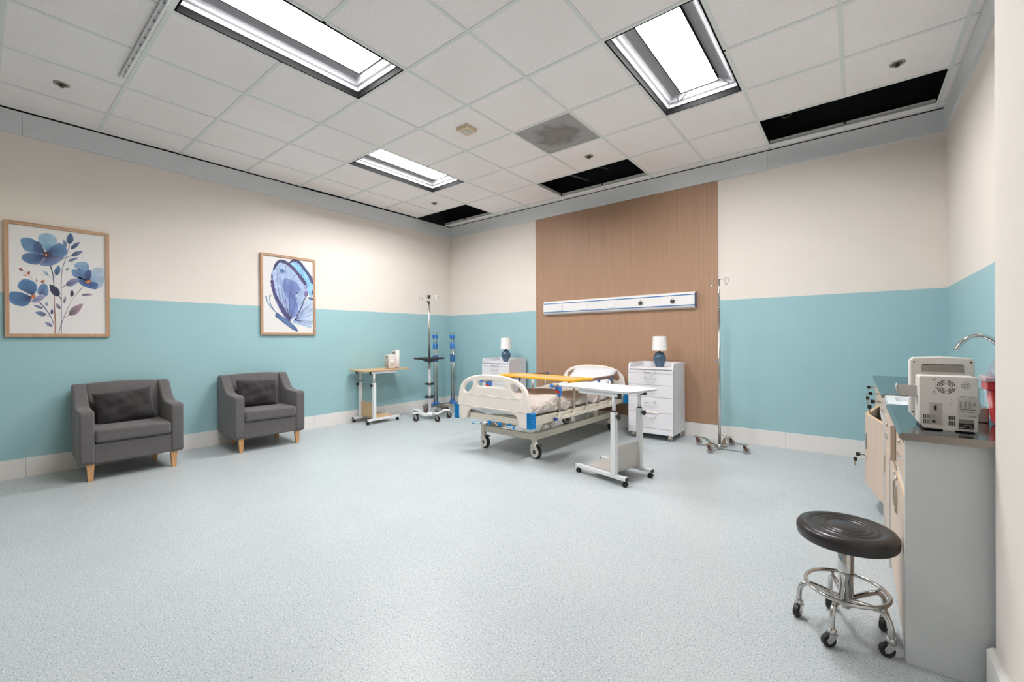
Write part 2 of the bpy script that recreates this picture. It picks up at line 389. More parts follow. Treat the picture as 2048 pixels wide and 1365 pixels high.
FLOWERS=[(1,1,[(-620,1330),(-580,1170),(-520,940),(-470,690),(-440,430),(-430,130),(-410,-180),(-390,-560),(-370,-960),(-350,-1240)],[(-550,1370),(-510,1210),(-460,980),(-410,720),(-390,440),(-370,140),(-360,-170),(-340,-550),(-330,-950),(-310,-1240)],(60,62,90),(60,62,90)),(1,1,[(-360,-1150),(-380,-1420),(-400,-1820),(-410,-2220),(-400,-2600),(-380,-2990),(-360,-3370),(-360,-3790),(-370,-4210),(-380,-4510)],[(-330,-1150),(-330,-1420),(-340,-1820),(-330,-2210),(-320,-2590),(-290,-2980),(-280,-3370),(-270,-3790),(-280,-4210),(-280,-4510)],(150,105,105),(170,120,110)),(1,1,[(580,3360),(510,3020),(410,2530),(320,2060),(230,1690),(150,1330),(90,950),(60,510),(40,50),(30,-410),(30,-800),(40,-1200),(40,-1750),(30,-2670),(20,-3740),(20,-4510)],[(630,3350),(560,3010),(460,2520),(370,2050),(280,1670),(200,1320),(140,940),(110,510),(90,60),(80,-400),(80,-800),(90,-1190),(90,-1740),(80,-2660),(70,-3740),(70,-4510)],(140,135,160),(140,135,160)),(1,1,[(1360,-300),(1250,-500),(1090,-770),(940,-1040),(830,-1250),(720,-1460),(620,-1700),(500,-2020),(390,-2370),(280,-2710),(190,-3020),(100,-3320),(20,-3620),(-50,-3950),(-120,-4270),(-170,-4500)],[(1410,-360),(1290,-540),(1120,-810),(970,-1070),(850,-1280),(740,-1480),(640,-1720),(530,-2040),(430,-2390),(330,-2740),(240,-3050),(150,-3340),(70,-3640),(0,-3970),(-70,-4290),(-110,-4520)],(150,135,155),(150,135,155)),(1,1,[(-1260,-1860),(-1180,-1980),(-1060,-2160),(-940,-2360),(-820,-2600),(-690,-2860),(-580,-3130),(-500,-3420),(-440,-3710),(-400,-3910)],[(-1210,-1800),(-1130,-1920),(-1010,-2100),(-890,-2310),(-770,-2550),(-640,-2820),(-540,-3100),(-460,-3390),(-400,-3690),(-370,-3900)],(90,95,130),(90,95,130)),(1,1,[(-2140,790),(-1840,400),(-1610,40)],[(-2130,820),(-1820,430),(-1590,60)],(190,130,110),(190,130,110)),(1,1,[(310,-220),(90,-470)],[(340,-270),(110,-510)],(90,85,110),(90,85,110)),(1,1,[(480,-2880),(220,-3110)],[(500,-2910),(230,-3150)],(130,110,130),(130,110,130)),(1,1,[(-90,-1290),(40,-1550)],[(-50,-1240),(90,-1500)],(70,70,95),(70,70,95)),(1,1,[(-690,480),(-450,240)],[(-680,510),(-440,270)],(150,160,180),(150,160,180)),(1,1,[(-270,560),(-390,320)],[(-250,540),(-370,300)],(120,130,160),(120,130,160)),(1,1,[(650,2410),(430,2220)],[(670,2370),(450,2180)],(110,120,145),(110,120,145)),(1,1,[(-840,-2920),(-600,-3090)],[(-820,-2880),(-580,-3050)],(120,125,150),(120,125,150)),(2,0,[(590,3400),(740,3540),(810,3670),(850,3800),(850,3930),(830,4060),(800,4190),(740,4310),(670,4440),(570,4300),(500,4170),(440,4040),(410,3910),(400,3780),(410,3650),(460,3520)],(590,3400),(84,112,150),(46,61,82)),(2,0,[(670,3010),(790,3000),(880,3050),(960,3120),(1030,3210),(1100,3310),(1150,3430),(1210,3550),(1250,3700),(1150,3660),(1050,3610),(960,3560),(880,3490),(810,3400),(740,3300),(690,3180)],(670,3010),(90,108,140),(49,59,77)),(2,0,[(690,2390),(820,2350),(930,2370),(1030,2420),(1120,2490),(1210,2580),(1300,2690),(1380,2810),(1450,2950),(1340,2940),(1230,2920),(1120,2890),(1020,2840),(920,2780),(840,2690),(760,2570)],(690,2390),(110,122,155),(60,67,85)),(2,0,[(500,1900),(600,1870),(690,1890),(780,1920),(860,1980),(940,2040),(1020,2120),(1100,2210),(1170,2310),(1080,2300),(990,2290),(890,2260),(810,2220),(720,2170),(640,2110),(560,2020)],(500,1900),(130,145,175),(71,79,96)),(2,0,[(400,3140),(440,3280),(450,3380),(440,3470),(410,3550),(370,3620),(320,3680),(270,3740),(200,3780),(190,3670),(180,3570),(180,3470),(190,3380),(220,3300),(260,3230),(310,3170)],(400,3140),(150,170,195),(82,93,107)),(2,0,[(-260,550),(-130,620),(-60,720),(-10,830),(10,940),(20,1070),(10,1190),(-10,1330),(-50,1460),(-140,1370),(-210,1270),(-270,1170),(-320,1060),(-350,950),(-350,830),(-330,700)],(-260,550),(95,130,165),(52,71,90)),(2,0,[(-680,500),(-690,620),(-720,700),(-750,760),(-800,810),(-850,850),(-910,870),(-970,890),(-1040,900),(-1020,800),(-990,720),(-960,650),(-920,590),(-880,530),(-830,500),(-770,480)],(-680,500),(170,190,205),(93,104,112)),(2,0,[(320,-240),(490,-330),(640,-320),(770,-260),(890,-170),(1000,-50),(1100,90),(1200,250),(1290,440),(1140,460),(990,450),(850,420),(720,360),(600,280),(490,170),(390,10)],(320,-240),(140,145,180),(77,79,99)),(2,0,[(-60,-1260),(-20,-990),(-40,-800),(-90,-650),(-170,-520),(-270,-420),(-380,-350),(-500,-290),(-650,-250),(-640,-460),(-620,-650),(-590,-830),(-530,-980),(-460,-1110),(-370,-1210),(-250,-1280)],(-60,-1260),(62,66,96),(34,36,52)),(2,0,[(700,-1250),(770,-1170),(810,-1090),(830,-1010),(830,-930),(820,-840),(800,-760),(770,-680),(730,-600),(680,-680),(650,-760),(620,-840),(600,-920),(590,-1000),(600,-1090),(630,-1170)],(700,-1250),(66,70,98),(36,38,53)),(2,0,[(1310,-1020),(1410,-1090),(1500,-1110),(1600,-1110),(1690,-1100),(1790,-1070),(1880,-1030),(1980,-980),(2070,-920),(1980,-880),(1880,-860),(1780,-850),(1690,-850),(1590,-860),(1500,-890),(1400,-930)],(1310,-1020),(165,150,170),(90,82,93)),(2,0,[(220,-1830),(280,-1760),(320,-1680),(340,-1600),(350,-1520),(350,-1440),(350,-1350),(340,-1260),(320,-1170),(270,-1250),(240,-1320),(210,-1400),(180,-1480),(170,-1560),(170,-1650),(180,-1730)],(220,-1830),(160,150,172),(88,82,94)),(2,0,[(0,-2330),(10,-2200),(-10,-2110),(-40,-2040),(-70,-1980),(-120,-1940),(-180,-1900),(-240,-1880),(-310,-1860),(-300,-1960),(-290,-2050),(-260,-2130),(-240,-2200),(-200,-2270),(-150,-2310),(-90,-2340)],(0,-2330),(158,148,165),(86,81,90)),(2,0,[(490,-2890),(700,-2920),(860,-2860),(990,-2760),(1100,-2620),(1200,-2450),(1280,-2250),(1360,-2040),(1420,-1800),(1240,-1840),(1080,-1900),(930,-1990),(800,-2090),(680,-2220),(580,-2390),(510,-2600)],(490,-2890),(160,135,150),(88,74,82)),(2,0,[(-530,-2850),(-470,-2790),(-450,-2730),(-440,-2670),(-430,-2600),(-440,-2540),(-460,-2480),(-480,-2420),(-510,-2360),(-540,-2420),(-570,-2480),(-590,-2540),(-600,-2600),(-600,-2660),(-600,-2720),(-580,-2780)],(-530,-2850),(75,85,120),(41,46,66)),(2,0,[(-830,-2900),(-900,-2760),(-980,-2680),(-1060,-2630),(-1150,-2610),(-1240,-2610),(-1330,-2630),(-1420,-2660),(-1520,-2710),(-1440,-2810),(-1370,-2890),(-1290,-2950),(-1210,-3000),(-1120,-3030),(-1030,-3030),(-940,-3000)],(-830,-2900),(130,138,175),(71,75,96)),(2,0,[(-1030,-2340),(-1090,-2250),(-1150,-2190),(-1220,-2150),(-1290,-2120),(-1360,-2100),(-1440,-2100),(-1510,-2100),(-1590,-2110),(-1530,-2180),(-1470,-2240),(-1400,-2290),(-1340,-2330),(-1270,-2360),(-1190,-2380),(-1120,-2380)],(-1030,-2340),(125,135,170),(68,74,93)),(2,0,[(-820,-2150),(-770,-2100),(-740,-2050),(-730,-1990),(-730,-1940),(-740,-1890),(-760,-1840),(-790,-1790),(-820,-1740),(-850,-1790),(-880,-1850),(-900,-1900),(-910,-1950),(-910,-2000),(-900,-2060),(-880,-2110)],(-820,-2150),(170,185,205),(93,101,112)),(2,0,[(-480,-3890),(-500,-3760),(-550,-3670),(-600,-3610),(-660,-3570),(-730,-3540),(-800,-3520),(-880,-3510),(-950,-3520),(-910,-3620),(-870,-3700),(-820,-3780),(-770,-3840),(-710,-3890),(-640,-3920),(-570,-3930)],(-480,-3890),(135,145,178),(74,79,97)),(2,0,[(340,1060),(390,1050),(430,1060),(470,1080),(500,1110),(520,1150),(550,1200),(570,1260),(590,1320),(540,1320),(500,1310),(460,1290),(430,1270),(390,1240),(370,1200),(340,1140)],(340,1060),(160,175,200),(88,96,110)),(2,0,[(-2140,760),(-2150,840),(-2170,880),(-2200,910),(-2230,920),(-2270,920),(-2300,920),(-2340,910),(-2380,890),(-2360,840),(-2340,790),(-2310,760),(-2280,730),(-2250,710),(-2220,710),(-2180,720)],(-2140,760),(165,90,75),(90,49,41)),(2,0,[(-1830,460),(-1780,490),(-1750,530),(-1740,570),(-1740,610),(-1750,650),(-1760,680),(-1780,720),(-1810,760),(-1840,720),(-1860,680),(-1880,650),(-1900,610),(-1900,570),(-1890,530),(-1870,500)],(-1830,460),(170,90,70),(93,49,38)),(2,0,[(-1880,380),(-1920,420),(-1960,440),(-1990,440),(-2030,440),(-2070,430),(-2100,420),(-2140,400),(-2180,370),(-2140,350),(-2110,330),(-2070,320),(-2040,310),(-2000,310),(-1960,320),(-1920,340)],(-1880,380),(205,140,120),(112,77,66)),(2,0,[(-1400,-150),(-1360,-100),(-1340,-50),(-1330,0),(-1330,50),(-1340,90),(-1350,140),(-1370,180),(-1400,230),(-1420,180),(-1440,130),(-1450,80),(-1460,30),(-1460,-10),(-1450,-60),(-1440,-100)],(-1400,-150),(215,180,165),(118,99,90)),(2,0,[(-1130,-180),(-1080,-210),(-1030,-210),(-1000,-180),(-970,-150),(-950,-110),(-940,-50),(-920,10),(-910,80),(-960,80),(-1000,80),(-1040,70),(-1070,50),(-1100,20),(-1120,-30),(-1140,-90)],(-1130,-180),(205,120,85),(112,66,46)),(3,0,[(-870,2720),(-1030,2950),(-1160,3170),(-1250,3370),(-1280,3560),(-1260,3740),(-1180,3890),(-1050,4020),(-890,4110),(-710,4140),(-550,4120),(-400,4040),(-280,3920),(-190,3760),(-160,3580),(-190,3370),(-280,3190),(-440,3030),(-580,2860),(-720,2680)],(-790,2600),(158,186,205),(96,140,175)),(4,0,[(-920,2550),(-1120,3000),(-1330,3310),(-1530,3460),(-1730,3550),(-1930,3550),(-2090,3500),(-2210,3400),(-2260,3250),(-2240,3060),(-2190,2850),(-2110,2620),(-2020,2460),(-1920,2370),(-1780,2330),(-1610,2330),(-1420,2320),(-1220,2280),(-1040,2280),(-890,2310)],(-820,2330),(108,148,182),(66,84,122)),(4,0,[(-750,2550),(-670,2800),(-540,3010),(-360,3170),(-190,3300),(-40,3380),(130,3350),(300,3210),(400,3030),(440,2810),(430,2610),(370,2430),(280,2290),(160,2190),(0,2110),(-180,2060),(-370,2070),(-550,2130),(-680,2230),(-750,2360)],(-790,2420),(98,138,176),(50,62,100)),(5,0,[(-930,2630),(-1050,2980),(-1150,3210),(-1240,3320),(-1340,3300),(-1460,3160),(-1540,3000),(-1570,2820),(-1550,2650),(-1480,2490),(-1370,2380),(-1240,2320),(-1100,2330),(-950,2410)],(-880,2450),(70,96,134),(56,64,100)),(5,0,[(-670,2200),(-490,2180),(-210,2200),(180,2250),(310,2190),(160,2000),(10,1820),(-140,1640),(-310,1490),(-490,1370),(-690,1300),(-900,1290),(-1060,1290),(-1170,1320),(-1170,1450),(-1060,1670),(-940,1880),(-820,2100)],(-760,2210),(122,136,175),(48,52,84)),(6,0,[(-970,2220),(-1140,2290),(-1350,2320),(-1580,2310),(-1800,2260),(-2000,2190),(-2130,2080),(-2210,1930),(-2210,1780),(-2160,1630),(-2040,1510),(-1860,1400),(-1650,1340),(-1420,1330),(-1250,1390),(-1170,1520),(-1060,1730),(-940,2040)],(-850,2190),(88,116,158),(52,60,96)),(7,0,[(-950,2430),(-860,2510),(-760,2550),(-640,2540),(-550,2480),(-490,2360),(-490,2230),(-550,2120),(-640,2040),(-760,2000),(-870,2000),(-980,2050),(-1020,2160),(-1000,2310)],(-820,2260),(62,58,84),(70,50,60)),(8,0,[(-880,2280),(-840,2350),(-800,2350),(-760,2300),(-760,2230),(-800,2150),(-840,2140),(-880,2210)],(-820,2250),(215,125,70),(235,150,90)),(3,0,[(-1750,-1210),(-1930,-1100),(-2090,-980),(-2260,-870),(-2380,-760),(-2450,-650),(-2450,-490),(-2380,-280),(-2290,-120),(-2170,0),(-2030,60),(-1860,40),(-1700,-10),(-1550,-110),(-1440,-250),(-1380,-440),(-1360,-650),(-1390,-870),(-1470,-1060),(-1600,-1200)],(-1610,-1290),(90,136,178),(52,64,104)),(4,0,[(-1750,-1350),(-1960,-1220),(-2150,-1120),(-2320,-1050),(-2530,-1030),(-2790,-1050),(-2920,-1260),(-2930,-1660),(-2870,-1920),(-2750,-2040),(-2580,-2150),(-2360,-2230),(-2160,-2240),(-1990,-2180),(-1860,-2050),(-1770,-1870),(-1710,-1690),(-1660,-1510)],(-1640,-1420),(88,128,170),(46,54,92)),(4,0,[(-1330,-1080),(-1340,-890),(-1320,-700),(-1260,-520),(-1170,-370),(-1070,-260),(-960,-210),(-850,-250),(-770,-360),(-720,-550),(-700,-760),(-710,-980),(-750,-1170),(-840,-1330),(-910,-1350),(-990,-1240),(-1100,-1180),(-1250,-1180)],(-1140,-1210),(112,148,185),(62,66,108)),(5,0,[(-1690,-1740),(-1560,-1580),(-1410,-1410),(-1230,-1230),(-1100,-1140),(-1000,-1150),(-940,-1210),(-910,-1310),(-960,-1460),(-1080,-1660),(-1240,-1790),(-1410,-1870),(-1560,-1890),(-1690,-1840)],(-1610,-1680),(170,172,198),(110,108,146)),(6,0,[(-1710,-1340),(-1660,-1250),(-1600,-1210),(-1510,-1230),(-1460,-1270),(-1440,-1350),(-1470,-1440),(-1540,-1530),(-1620,-1570),(-1680,-1560),(-1720,-1510),(-1730,-1430)],(-1600,-1380),(150,90,80),(230,130,60)),(3,0,[(1460,1200),(1010,1330),(830,1490),(930,1690),(1070,1850),(1270,1950),(1450,1980),(1620,1940),(1750,1820),(1820,1620),(1830,1450),(1780,1310),(1740,1210),(1710,1160)],(1750,770),(140,168,198),(110,140,180)),(3,0,[(1850,300),(1910,570),(1940,840),(1940,1120),(2020,1340),(2160,1510),(2350,1590),(2590,1600),(2750,1520),(2830,1360),(2870,1060),(2860,630),(2790,240),(2680,-110),(2540,-310),(2370,-380),(2160,-260),(1930,30)],(1820,220),(176,192,205),(130,160,195)),(4,0,[(1540,340),(1330,510),(1130,580),(930,550),(800,630),(720,830),(700,1010),(730,1190),(860,1250),(1110,1210),(1350,1200),(1580,1230),(1730,1130),(1800,900),(1790,650),(1700,380)],(1680,250),(104,140,180),(62,74,116)),(4,0,[(1820,140),(1950,210),(2120,220),(2330,190),(2410,10),(2370,-300),(2260,-450),(2100,-440),(1890,-390),(1660,-320),(1460,-230),(1290,-100),(1180,30),(1120,170),(1140,320),(1240,500),(1400,460),(1630,220)],(1750,170),(84,116,166),(50,56,96)),(5,0,[(1630,390),(1530,560),(1500,780),(1550,1040),(1660,1220),(1810,1310),(1920,1270),(1970,1080),(1990,890),(1980,690),(1900,520),(1750,370)],(1740,310),(76,98,142),(54,54,90)),(6,0,[(1570,230),(1620,310),(1720,360),(1850,380),(1930,350),(1950,260),(1930,170),(1850,70),(1760,20),(1660,30),(1600,70),(1560,150)],(1750,200),(140,90,85),(235,140,60))]
BUTTERFLY=[(1,0,[(230,4120),(470,4390),(770,4510),(1130,4480),(1440,4320),(1720,4020),(1990,3680),(2260,3300),(2550,2940),(2840,2610),(2980,1780),(2980,460),(2830,-90),(2530,120),(2350,430),(2310,850),(2130,1390),(1810,2050),(1470,2560),(1120,2930),(730,3340),(310,3770)],(1470,1900),(150,200,225),(120,178,215)),(3,1,[(120,3910),(200,4010),(370,4090),(490,4220),(620,4200),(720,4260),(830,4170),(990,4180),(1070,4040),(1240,4010),(1320,3830),(1510,3720),(1590,3510),(1790,3390),(1880,3180),(2070,3060),(2140,2850),(2300,2740),(2330,2550),(2470,2440),(2480,2250),(2630,2110),(2650,1890),(2780,1740),(2800,1590)],[(0,4060),(100,4130),(200,4300),(390,4420),(570,4580),(770,4550),(980,4590),(1140,4480),(1360,4450),(1470,4260),(1670,4150),(1750,3930),(1920,3800),(2010,3600),(2210,3460),(2300,3250),(2470,3120),(2540,2920),(2710,2820),(2750,2630),(2920,2500),(2930,2270),(3080,2090),(3070,1870),(3160,1760)],(62,58,98),(80,84,130)),(1,0,[(410,-3020),(730,-2690),(1020,-2290),(1300,-1830),(1650,-1170),(2070,-310),(2450,-30),(2800,-330),(2970,-1380),(2950,-3190),(2690,-4010),(2210,-3860),(1740,-3720),(1280,-3600),(920,-3520),(650,-3480),(450,-3390),(320,-3250)],(520,-3080),(188,205,225),(140,160,205)),(4,0,[(-100,-3050),(-380,-2850),(-690,-2500),(-1030,-1980),(-1340,-1400),(-1620,-760),(-1840,-160),(-1990,400),(-2080,1000),(-2110,1650),(-2090,2190),(-2020,2630),(-1890,3060),(-1700,3470),(-1490,3790),(-1260,4030),(-1010,4170),(-760,4220),(-480,4180),(-180,4040),(80,3880),(300,3690),(540,3460),(800,3170),(1110,2840),(1470,2470),(1810,2070),(2130,1640),(2320,1220),(2370,800),(2270,360),(2030,-130),(1770,-650),(1490,-1220),(1230,-1760),(1000,-2270),(670,-2680),(250,-2990)],(-20,490),(168,186,216),(150,168,208)),(5,0,[(-370,2090),(20,2000),(390,1880),(750,1730),(1030,1510),(1260,1210),(1350,920),(1300,650),(1140,470),(870,410),(750,170),(790,-240),(900,-660),(1080,-1110),(1100,-1580),(960,-2090),(710,-2510),(350,-2840),(110,-2710),(-20,-2130),(-60,-1530),(-10,-900),(-130,-410),(-430,-80),(-670,350),(-830,870),(-830,1380),(-650,1880)],(460,-10),(118,138,188),(96,108,164)),(5,0,[(-1070,3090),(-900,3180),(-730,3180),(-550,3080),(-490,2960),(-540,2800),(-640,2700),(-810,2650),(-950,2680),(-1060,2780),(-1120,2880),(-1140,2990)],(-810,2950),(100,125,170),(80,105,155)),(5,0,[(670,3430),(850,3400),(980,3330),(1070,3200),(1050,3100),(910,3010),(780,3020),(650,3120),(580,3230),(580,3370)],(850,3200),(95,150,200),(90,130,190)),(6,1,[(-2150,1700),(-2100,1590),(-2150,1410),(-2070,1210),(-2110,970),(-2000,750),(-2010,470),(-1880,210),(-1860,-90),(-1710,-310),(-1670,-590),(-1490,-790),(-1450,-1060),(-1270,-1260),(-1220,-1550),(-1030,-1750),(-990,-2040),(-760,-2220),(-680,-2490),(-470,-2660),(-400,-2880),(-210,-2970),(-130,-3100),(0,-3150),(70,-3200)],[(-1840,1780),(-1860,1650),(-1780,1500),(-1800,1290),(-1690,1100),(-1710,840),(-1600,610),(-1600,320),(-1460,100),(-1430,-160),(-1260,-340),(-1200,-610),(-1010,-800),(-950,-1070),(-740,-1260),(-680,-1530),(-470,-1710),(-430,-2000),(-240,-2200),(-190,-2470),(-40,-2620),(-20,-2810),(80,-2920),(110,-3060),(150,-3130)],(76,66,112),(84,80,130)),(6,0,[(-1960,2420),(-1900,2260),(-1870,2100),(-1890,1940),(-1940,1860),(-2020,1850),(-2060,1940),(-2070,2140),(-2050,2300),(-2010,2440)],(-1990,2160),(70,62,100),(70,62,100)),(6,1,[(-1700,2900),(-1660,3030),(-1550,3180),(-1500,3370),(-1360,3490),(-1330,3640),(-1210,3720),(-1170,3850),(-1070,3850),(-1010,3930),(-920,3860),(-800,3920),(-710,3810),(-570,3870),(-490,3760),(-330,3770),(-240,3640),(-70,3640),(10,3510),(180,3480),(270,3330),(450,3240),(550,3030),(750,2910),(860,2680),(1070,2540),(1170,2290),(1380,2140),(1440,1910),(1620,1830),(1650,1680),(1780,1620),(1770,1490),(1870,1390),(1820,1230),(1890,1100),(1860,990)],[(-1860,2950),(-1810,3060),(-1800,3260),(-1700,3440),(-1680,3650),(-1550,3780),(-1490,3960),(-1330,4050),(-1210,4220),(-1040,4230),(-870,4330),(-720,4260),(-550,4330),(-430,4200),(-260,4200),(-160,4060),(10,4040),(100,3910),(270,3880),(360,3720),(550,3650),(660,3460),(870,3340),(980,3120),(1190,2990),(1310,2760),(1540,2620),(1650,2370),(1860,2250),(1900,2050),(2040,1960),(2050,1780),(2170,1670),(2160,1480),(2250,1320),(2200,1160),(2260,1070)],(64,58,100),(84,78,120)),(7,0,[(1860,1420),(2030,1500),(2130,1440),(2160,1240),(2140,1020),(2050,780),(1950,750),(1840,920),(1780,1100),(1780,1280)],(1970,1020),(160,170,205),(150,150,195)),(7,0,[(1830,540),(1950,710),(2090,770),(2250,710),(2310,570),(2260,330),(2130,140),(1920,-20),(1810,40),(1790,320)],(2000,290),(130,125,165),(120,112,150)),(7,1,[(2300,420),(2150,200),(1950,-110),(1760,-440),(1640,-750),(1530,-1060),(1400,-1390),(1190,-1770),(970,-2170),(810,-2440)],[(2360,390),(2230,160),(2040,-160),(1860,-490),(1730,-780),(1620,-1090),(1480,-1420),(1300,-1820),(1100,-2230),(960,-2520)],(66,60,100),(66,60,100)),(8,1,[(-1120,3530),(-1120,3070),(-1110,2400),(-1050,1640),(-940,790),(-790,-140),(-610,-990),(-400,-1730),(-160,-2390),(0,-2840)],[(-1090,3540),(-1080,3080),(-1070,2400),(-1020,1650),(-900,800),(-750,-130),(-570,-970),(-350,-1710),(-100,-2360),(80,-2810)],(70,66,108),(70,66,108)),(8,1,[(-400,3580),(-430,3110),(-470,2420),(-500,1700),(-520,990),(-530,230),(-480,-530),(-330,-1390),(-120,-2270),(30,-2880)],[(-360,3590),(-390,3110),(-440,2430),(-460,1700),(-480,990),(-490,240),(-440,-520),(-270,-1370),(-60,-2250),(110,-2860)],(70,66,108),(70,66,108)),(8,1,[(670,2640),(550,2410),(380,2070),(240,1600),(150,960),(80,200),(40,-580),(30,-1430),(40,-2310),(50,-2920)],[(700,2630),(580,2400),(410,2060),(270,1590),(190,960),(120,200),(80,-580),(80,-1430),(100,-2300),(120,-2910)],(70,66,108),(70,66,108)),(8,1,[(1610,1280),(1440,900),(1200,360),(980,-150),(810,-550),(660,-940),(520,-1360),(370,-1910),(230,-2490),(130,-2910)],[(1640,1260),(1470,890),(1230,350),(1010,-160),(850,-570),(700,-950),(560,-1370),(420,-1920),(300,-2510),(210,-2920)],(70,66,108),(70,66,108)),(8,1,[(-1330,3110),(-1360,2690),(-1380,2090),(-1370,1440),(-1310,770),(-1210,60),(-1030,-660),(-720,-1460),(-320,-2270),(-40,-2850)],[(-1300,3110),(-1320,2690),(-1350,2090),(-1330,1440),(-1270,780),(-1170,70),(-990,-640),(-670,-1430),(-260,-2240),(30,-2810)],(70,66,108),(70,66,108)),(2,1,[(640,-3020),(1780,-1800),(2960,-770)],[(590,-2970),(1750,-1780),(2940,-750)],(78,76,120),(78,76,120)),(2,1,[(630,-3020),(1770,-2210),(2950,-1530)],[(590,-2960),(1750,-2180),(2940,-1500)],(78,76,120),(78,76,120)),(2,1,[(620,-3020),(1760,-2590),(2940,-2230)],[(600,-2960),(1750,-2560),(2940,-2200)],(78,76,120),(78,76,120)),(2,1,[(610,-3030),(1750,-3080),(2930,-3120)],[(620,-2950),(1750,-3040),(2930,-3090)],(78,76,120),(78,76,120)),(2,1,[(610,-3030),(1740,-3240),(2910,-3420)],[(620,-2950),(1750,-3200),(2910,-3390)],(78,76,120),(78,76,120)),(2,1,[(1270,-2210),(2000,-1390),(2660,-790)],[(1230,-2180),(1980,-1360),(2640,-770)],(78,76,120),(78,76,120)),(3,0,[(2340,-50),(2550,-10),(2740,-30),(2900,-110),(2980,-220),(2980,-360),(2870,-420),(2660,-380),(2480,-290),(2310,-140)],(2650,-180),(84,76,120),(120,120,170)),(3,0,[(2890,850),(2950,900),(2990,760),(2980,430),(2950,290),(2900,330),(2860,470),(2860,700)],(2950,590),(70,62,100),(70,62,100)),(7,0,[(-1590,-2280),(-1440,-2210),(-1280,-2240),(-1110,-2370),(-860,-2560),(-520,-2790),(-180,-3050),(170,-3310),(470,-3580),(740,-3850),(930,-4100),(1030,-4340),(940,-4410),(650,-4320),(340,-4150),(-10,-3880),(-360,-3620),(-700,-3360),(-970,-3140),(-1180,-2960),(-1370,-2830),(-1540,-2750),(-1630,-2610),(-1650,-2410)],(-350,-3200),(74,96,142),(100,128,170)),(6,1,[(-1410,-2170),(-1590,-1990),(-1840,-1730),(-2070,-1470),(-2240,-1250),(-2400,-1030),(-2510,-820),(-2550,-600),(-2560,-380),(-2560,-230)],[(-1490,-2260),(-1670,-2070),(-1920,-1810),(-2140,-1540),(-2320,-1310),(-2470,-1080),(-2580,-860),(-2660,-630),(-2710,-410),(-2740,-260)],(110,140,180),(110,140,180)),(6,1,[(-1780,-1770),(-1880,-1610),(-2000,-1370),(-2110,-1140),(-2170,-940),(-2200,-740),(-2220,-560),(-2180,-380),(-2130,-210),(-2080,-90)],[(-1860,-1820),(-1950,-1650),(-2080,-1420),(-2180,-1180),(-2240,-970),(-2280,-760),(-2300,-560),(-2300,-370),(-2280,-180),(-2270,-60)],(110,140,180),(110,140,180))]
# ------------------------------------------------------------------ room measurements (metres)
W, H, BK = 6.053, 3.0586, -8.3          # width, ceiling height, rear wall behind the camera
X0, TS, Y7 = 0.5015, 0.6096, -0.749      # ceiling grid
PAINT, BASE, FAS = 1.5366, 0.158, 2.86
PX, PY = 5.778, -3.170                   # projecting wall by the camera: face and corner
def gx(r): return X0 + TS * r
def gy(k): return Y7 - TS * (7 - k)

cream = mat('cream_wall_paint', (230, 222, 214), 0.75, var=0.012, scale=3, bump=0.12, bscale=260)
teal = mat('teal_wall_paint', (156, 194, 200), 0.6, var=0.015, scale=3, bump=0.1, bscale=260)
skirt = mat('white_skirting', (232, 229, 226), 0.45, var=0.01)
fasc = mat('pale_grey_trim', (216, 219, 221), 0.5, var=0.01)
dark = mat('void_black', (10, 10, 12), 0.9, var=0.0)

m = MB(); m.box((-0.1, BK - 0.1, -0.12), (W + 0.3, 0.1, 0.0)); struct(m.build('floor', speckle_floor('speckled_vinyl')))
def wall(name, lo, hi, two=True):
    m = MB()
    if two:
        m.box((lo[0], lo[1], 0), (hi[0], hi[1], PAINT), 1); m.box((lo[0], lo[1], PAINT), (hi[0], hi[1], 3.05), 0)
    else:
        m.box((lo[0], lo[1], 0), (hi[0], hi[1], 3.05), 0)
    return struct(m.build(name, [cream, teal]))
wall('wall_left', (-0.1, BK), (0, 0.0))
wall('wall_back', (-0.1, 0.0), (W + 0.1, 0.1))
wall('wall_right', (W, PY), (W + 0.1, 0.0))
wall('wall_front', (-0.1, BK - 0.1), (W + 0.1, BK), False)
m = MB(); m.box((PX, BK, 0), (W + 0.1, PY, 3.05)); struct(m.build('wall_pier', cream, bevel=0.012, seg=4))
# skirting boards
m = MB()
for a, b in ((BK, -4.872), (-4.870, -2.42), (-2.418, 0.0)): m.box((0, a, 0), (0.013, b, BASE))
struct(m.build('baseboard_left', skirt))
m = MB()
for a, b in ((0.013, 2.44), (2.442, 4.89), (4.892, W)): m.box((a, -0.013, 0), (b, 0, BASE))
struct(m.build('baseboard_back', skirt))
m = MB(); m.prism([(PX, 0), (PX - 0.018, 0), (PX - 0.018, 0.148), (PX - 0.006, 0.158), (PX, 0.158)], PY - 0.004, BK, 'y')
m.box((PX - 0.018, PY - 0.004, 0), (PX + 0.0, PY, 0.148)); struct(m.build('baseboard_right', skirt))
# pale fascia under the ceiling
ft = 3.047
m = MB()
for a, b in ((BK, -4.872), (-4.8695, -2.42), (-2.4175, 0)): m.box((0, a, FAS), (0.018, b, ft))
struct(m.build('trim_1', fasc))
m = MB()
for a, b in ((0.018, 2.10), (2.1025, 4.74), (4.7425, W - 0.018)): m.box((a, -0.018, FAS), (b, 0, ft))
struct(m.build('trim_2', fasc))
m = MB(); m.box((W - 0.018, PY, FAS), (W, 0, ft)); struct(m.build('trim_3', fasc))

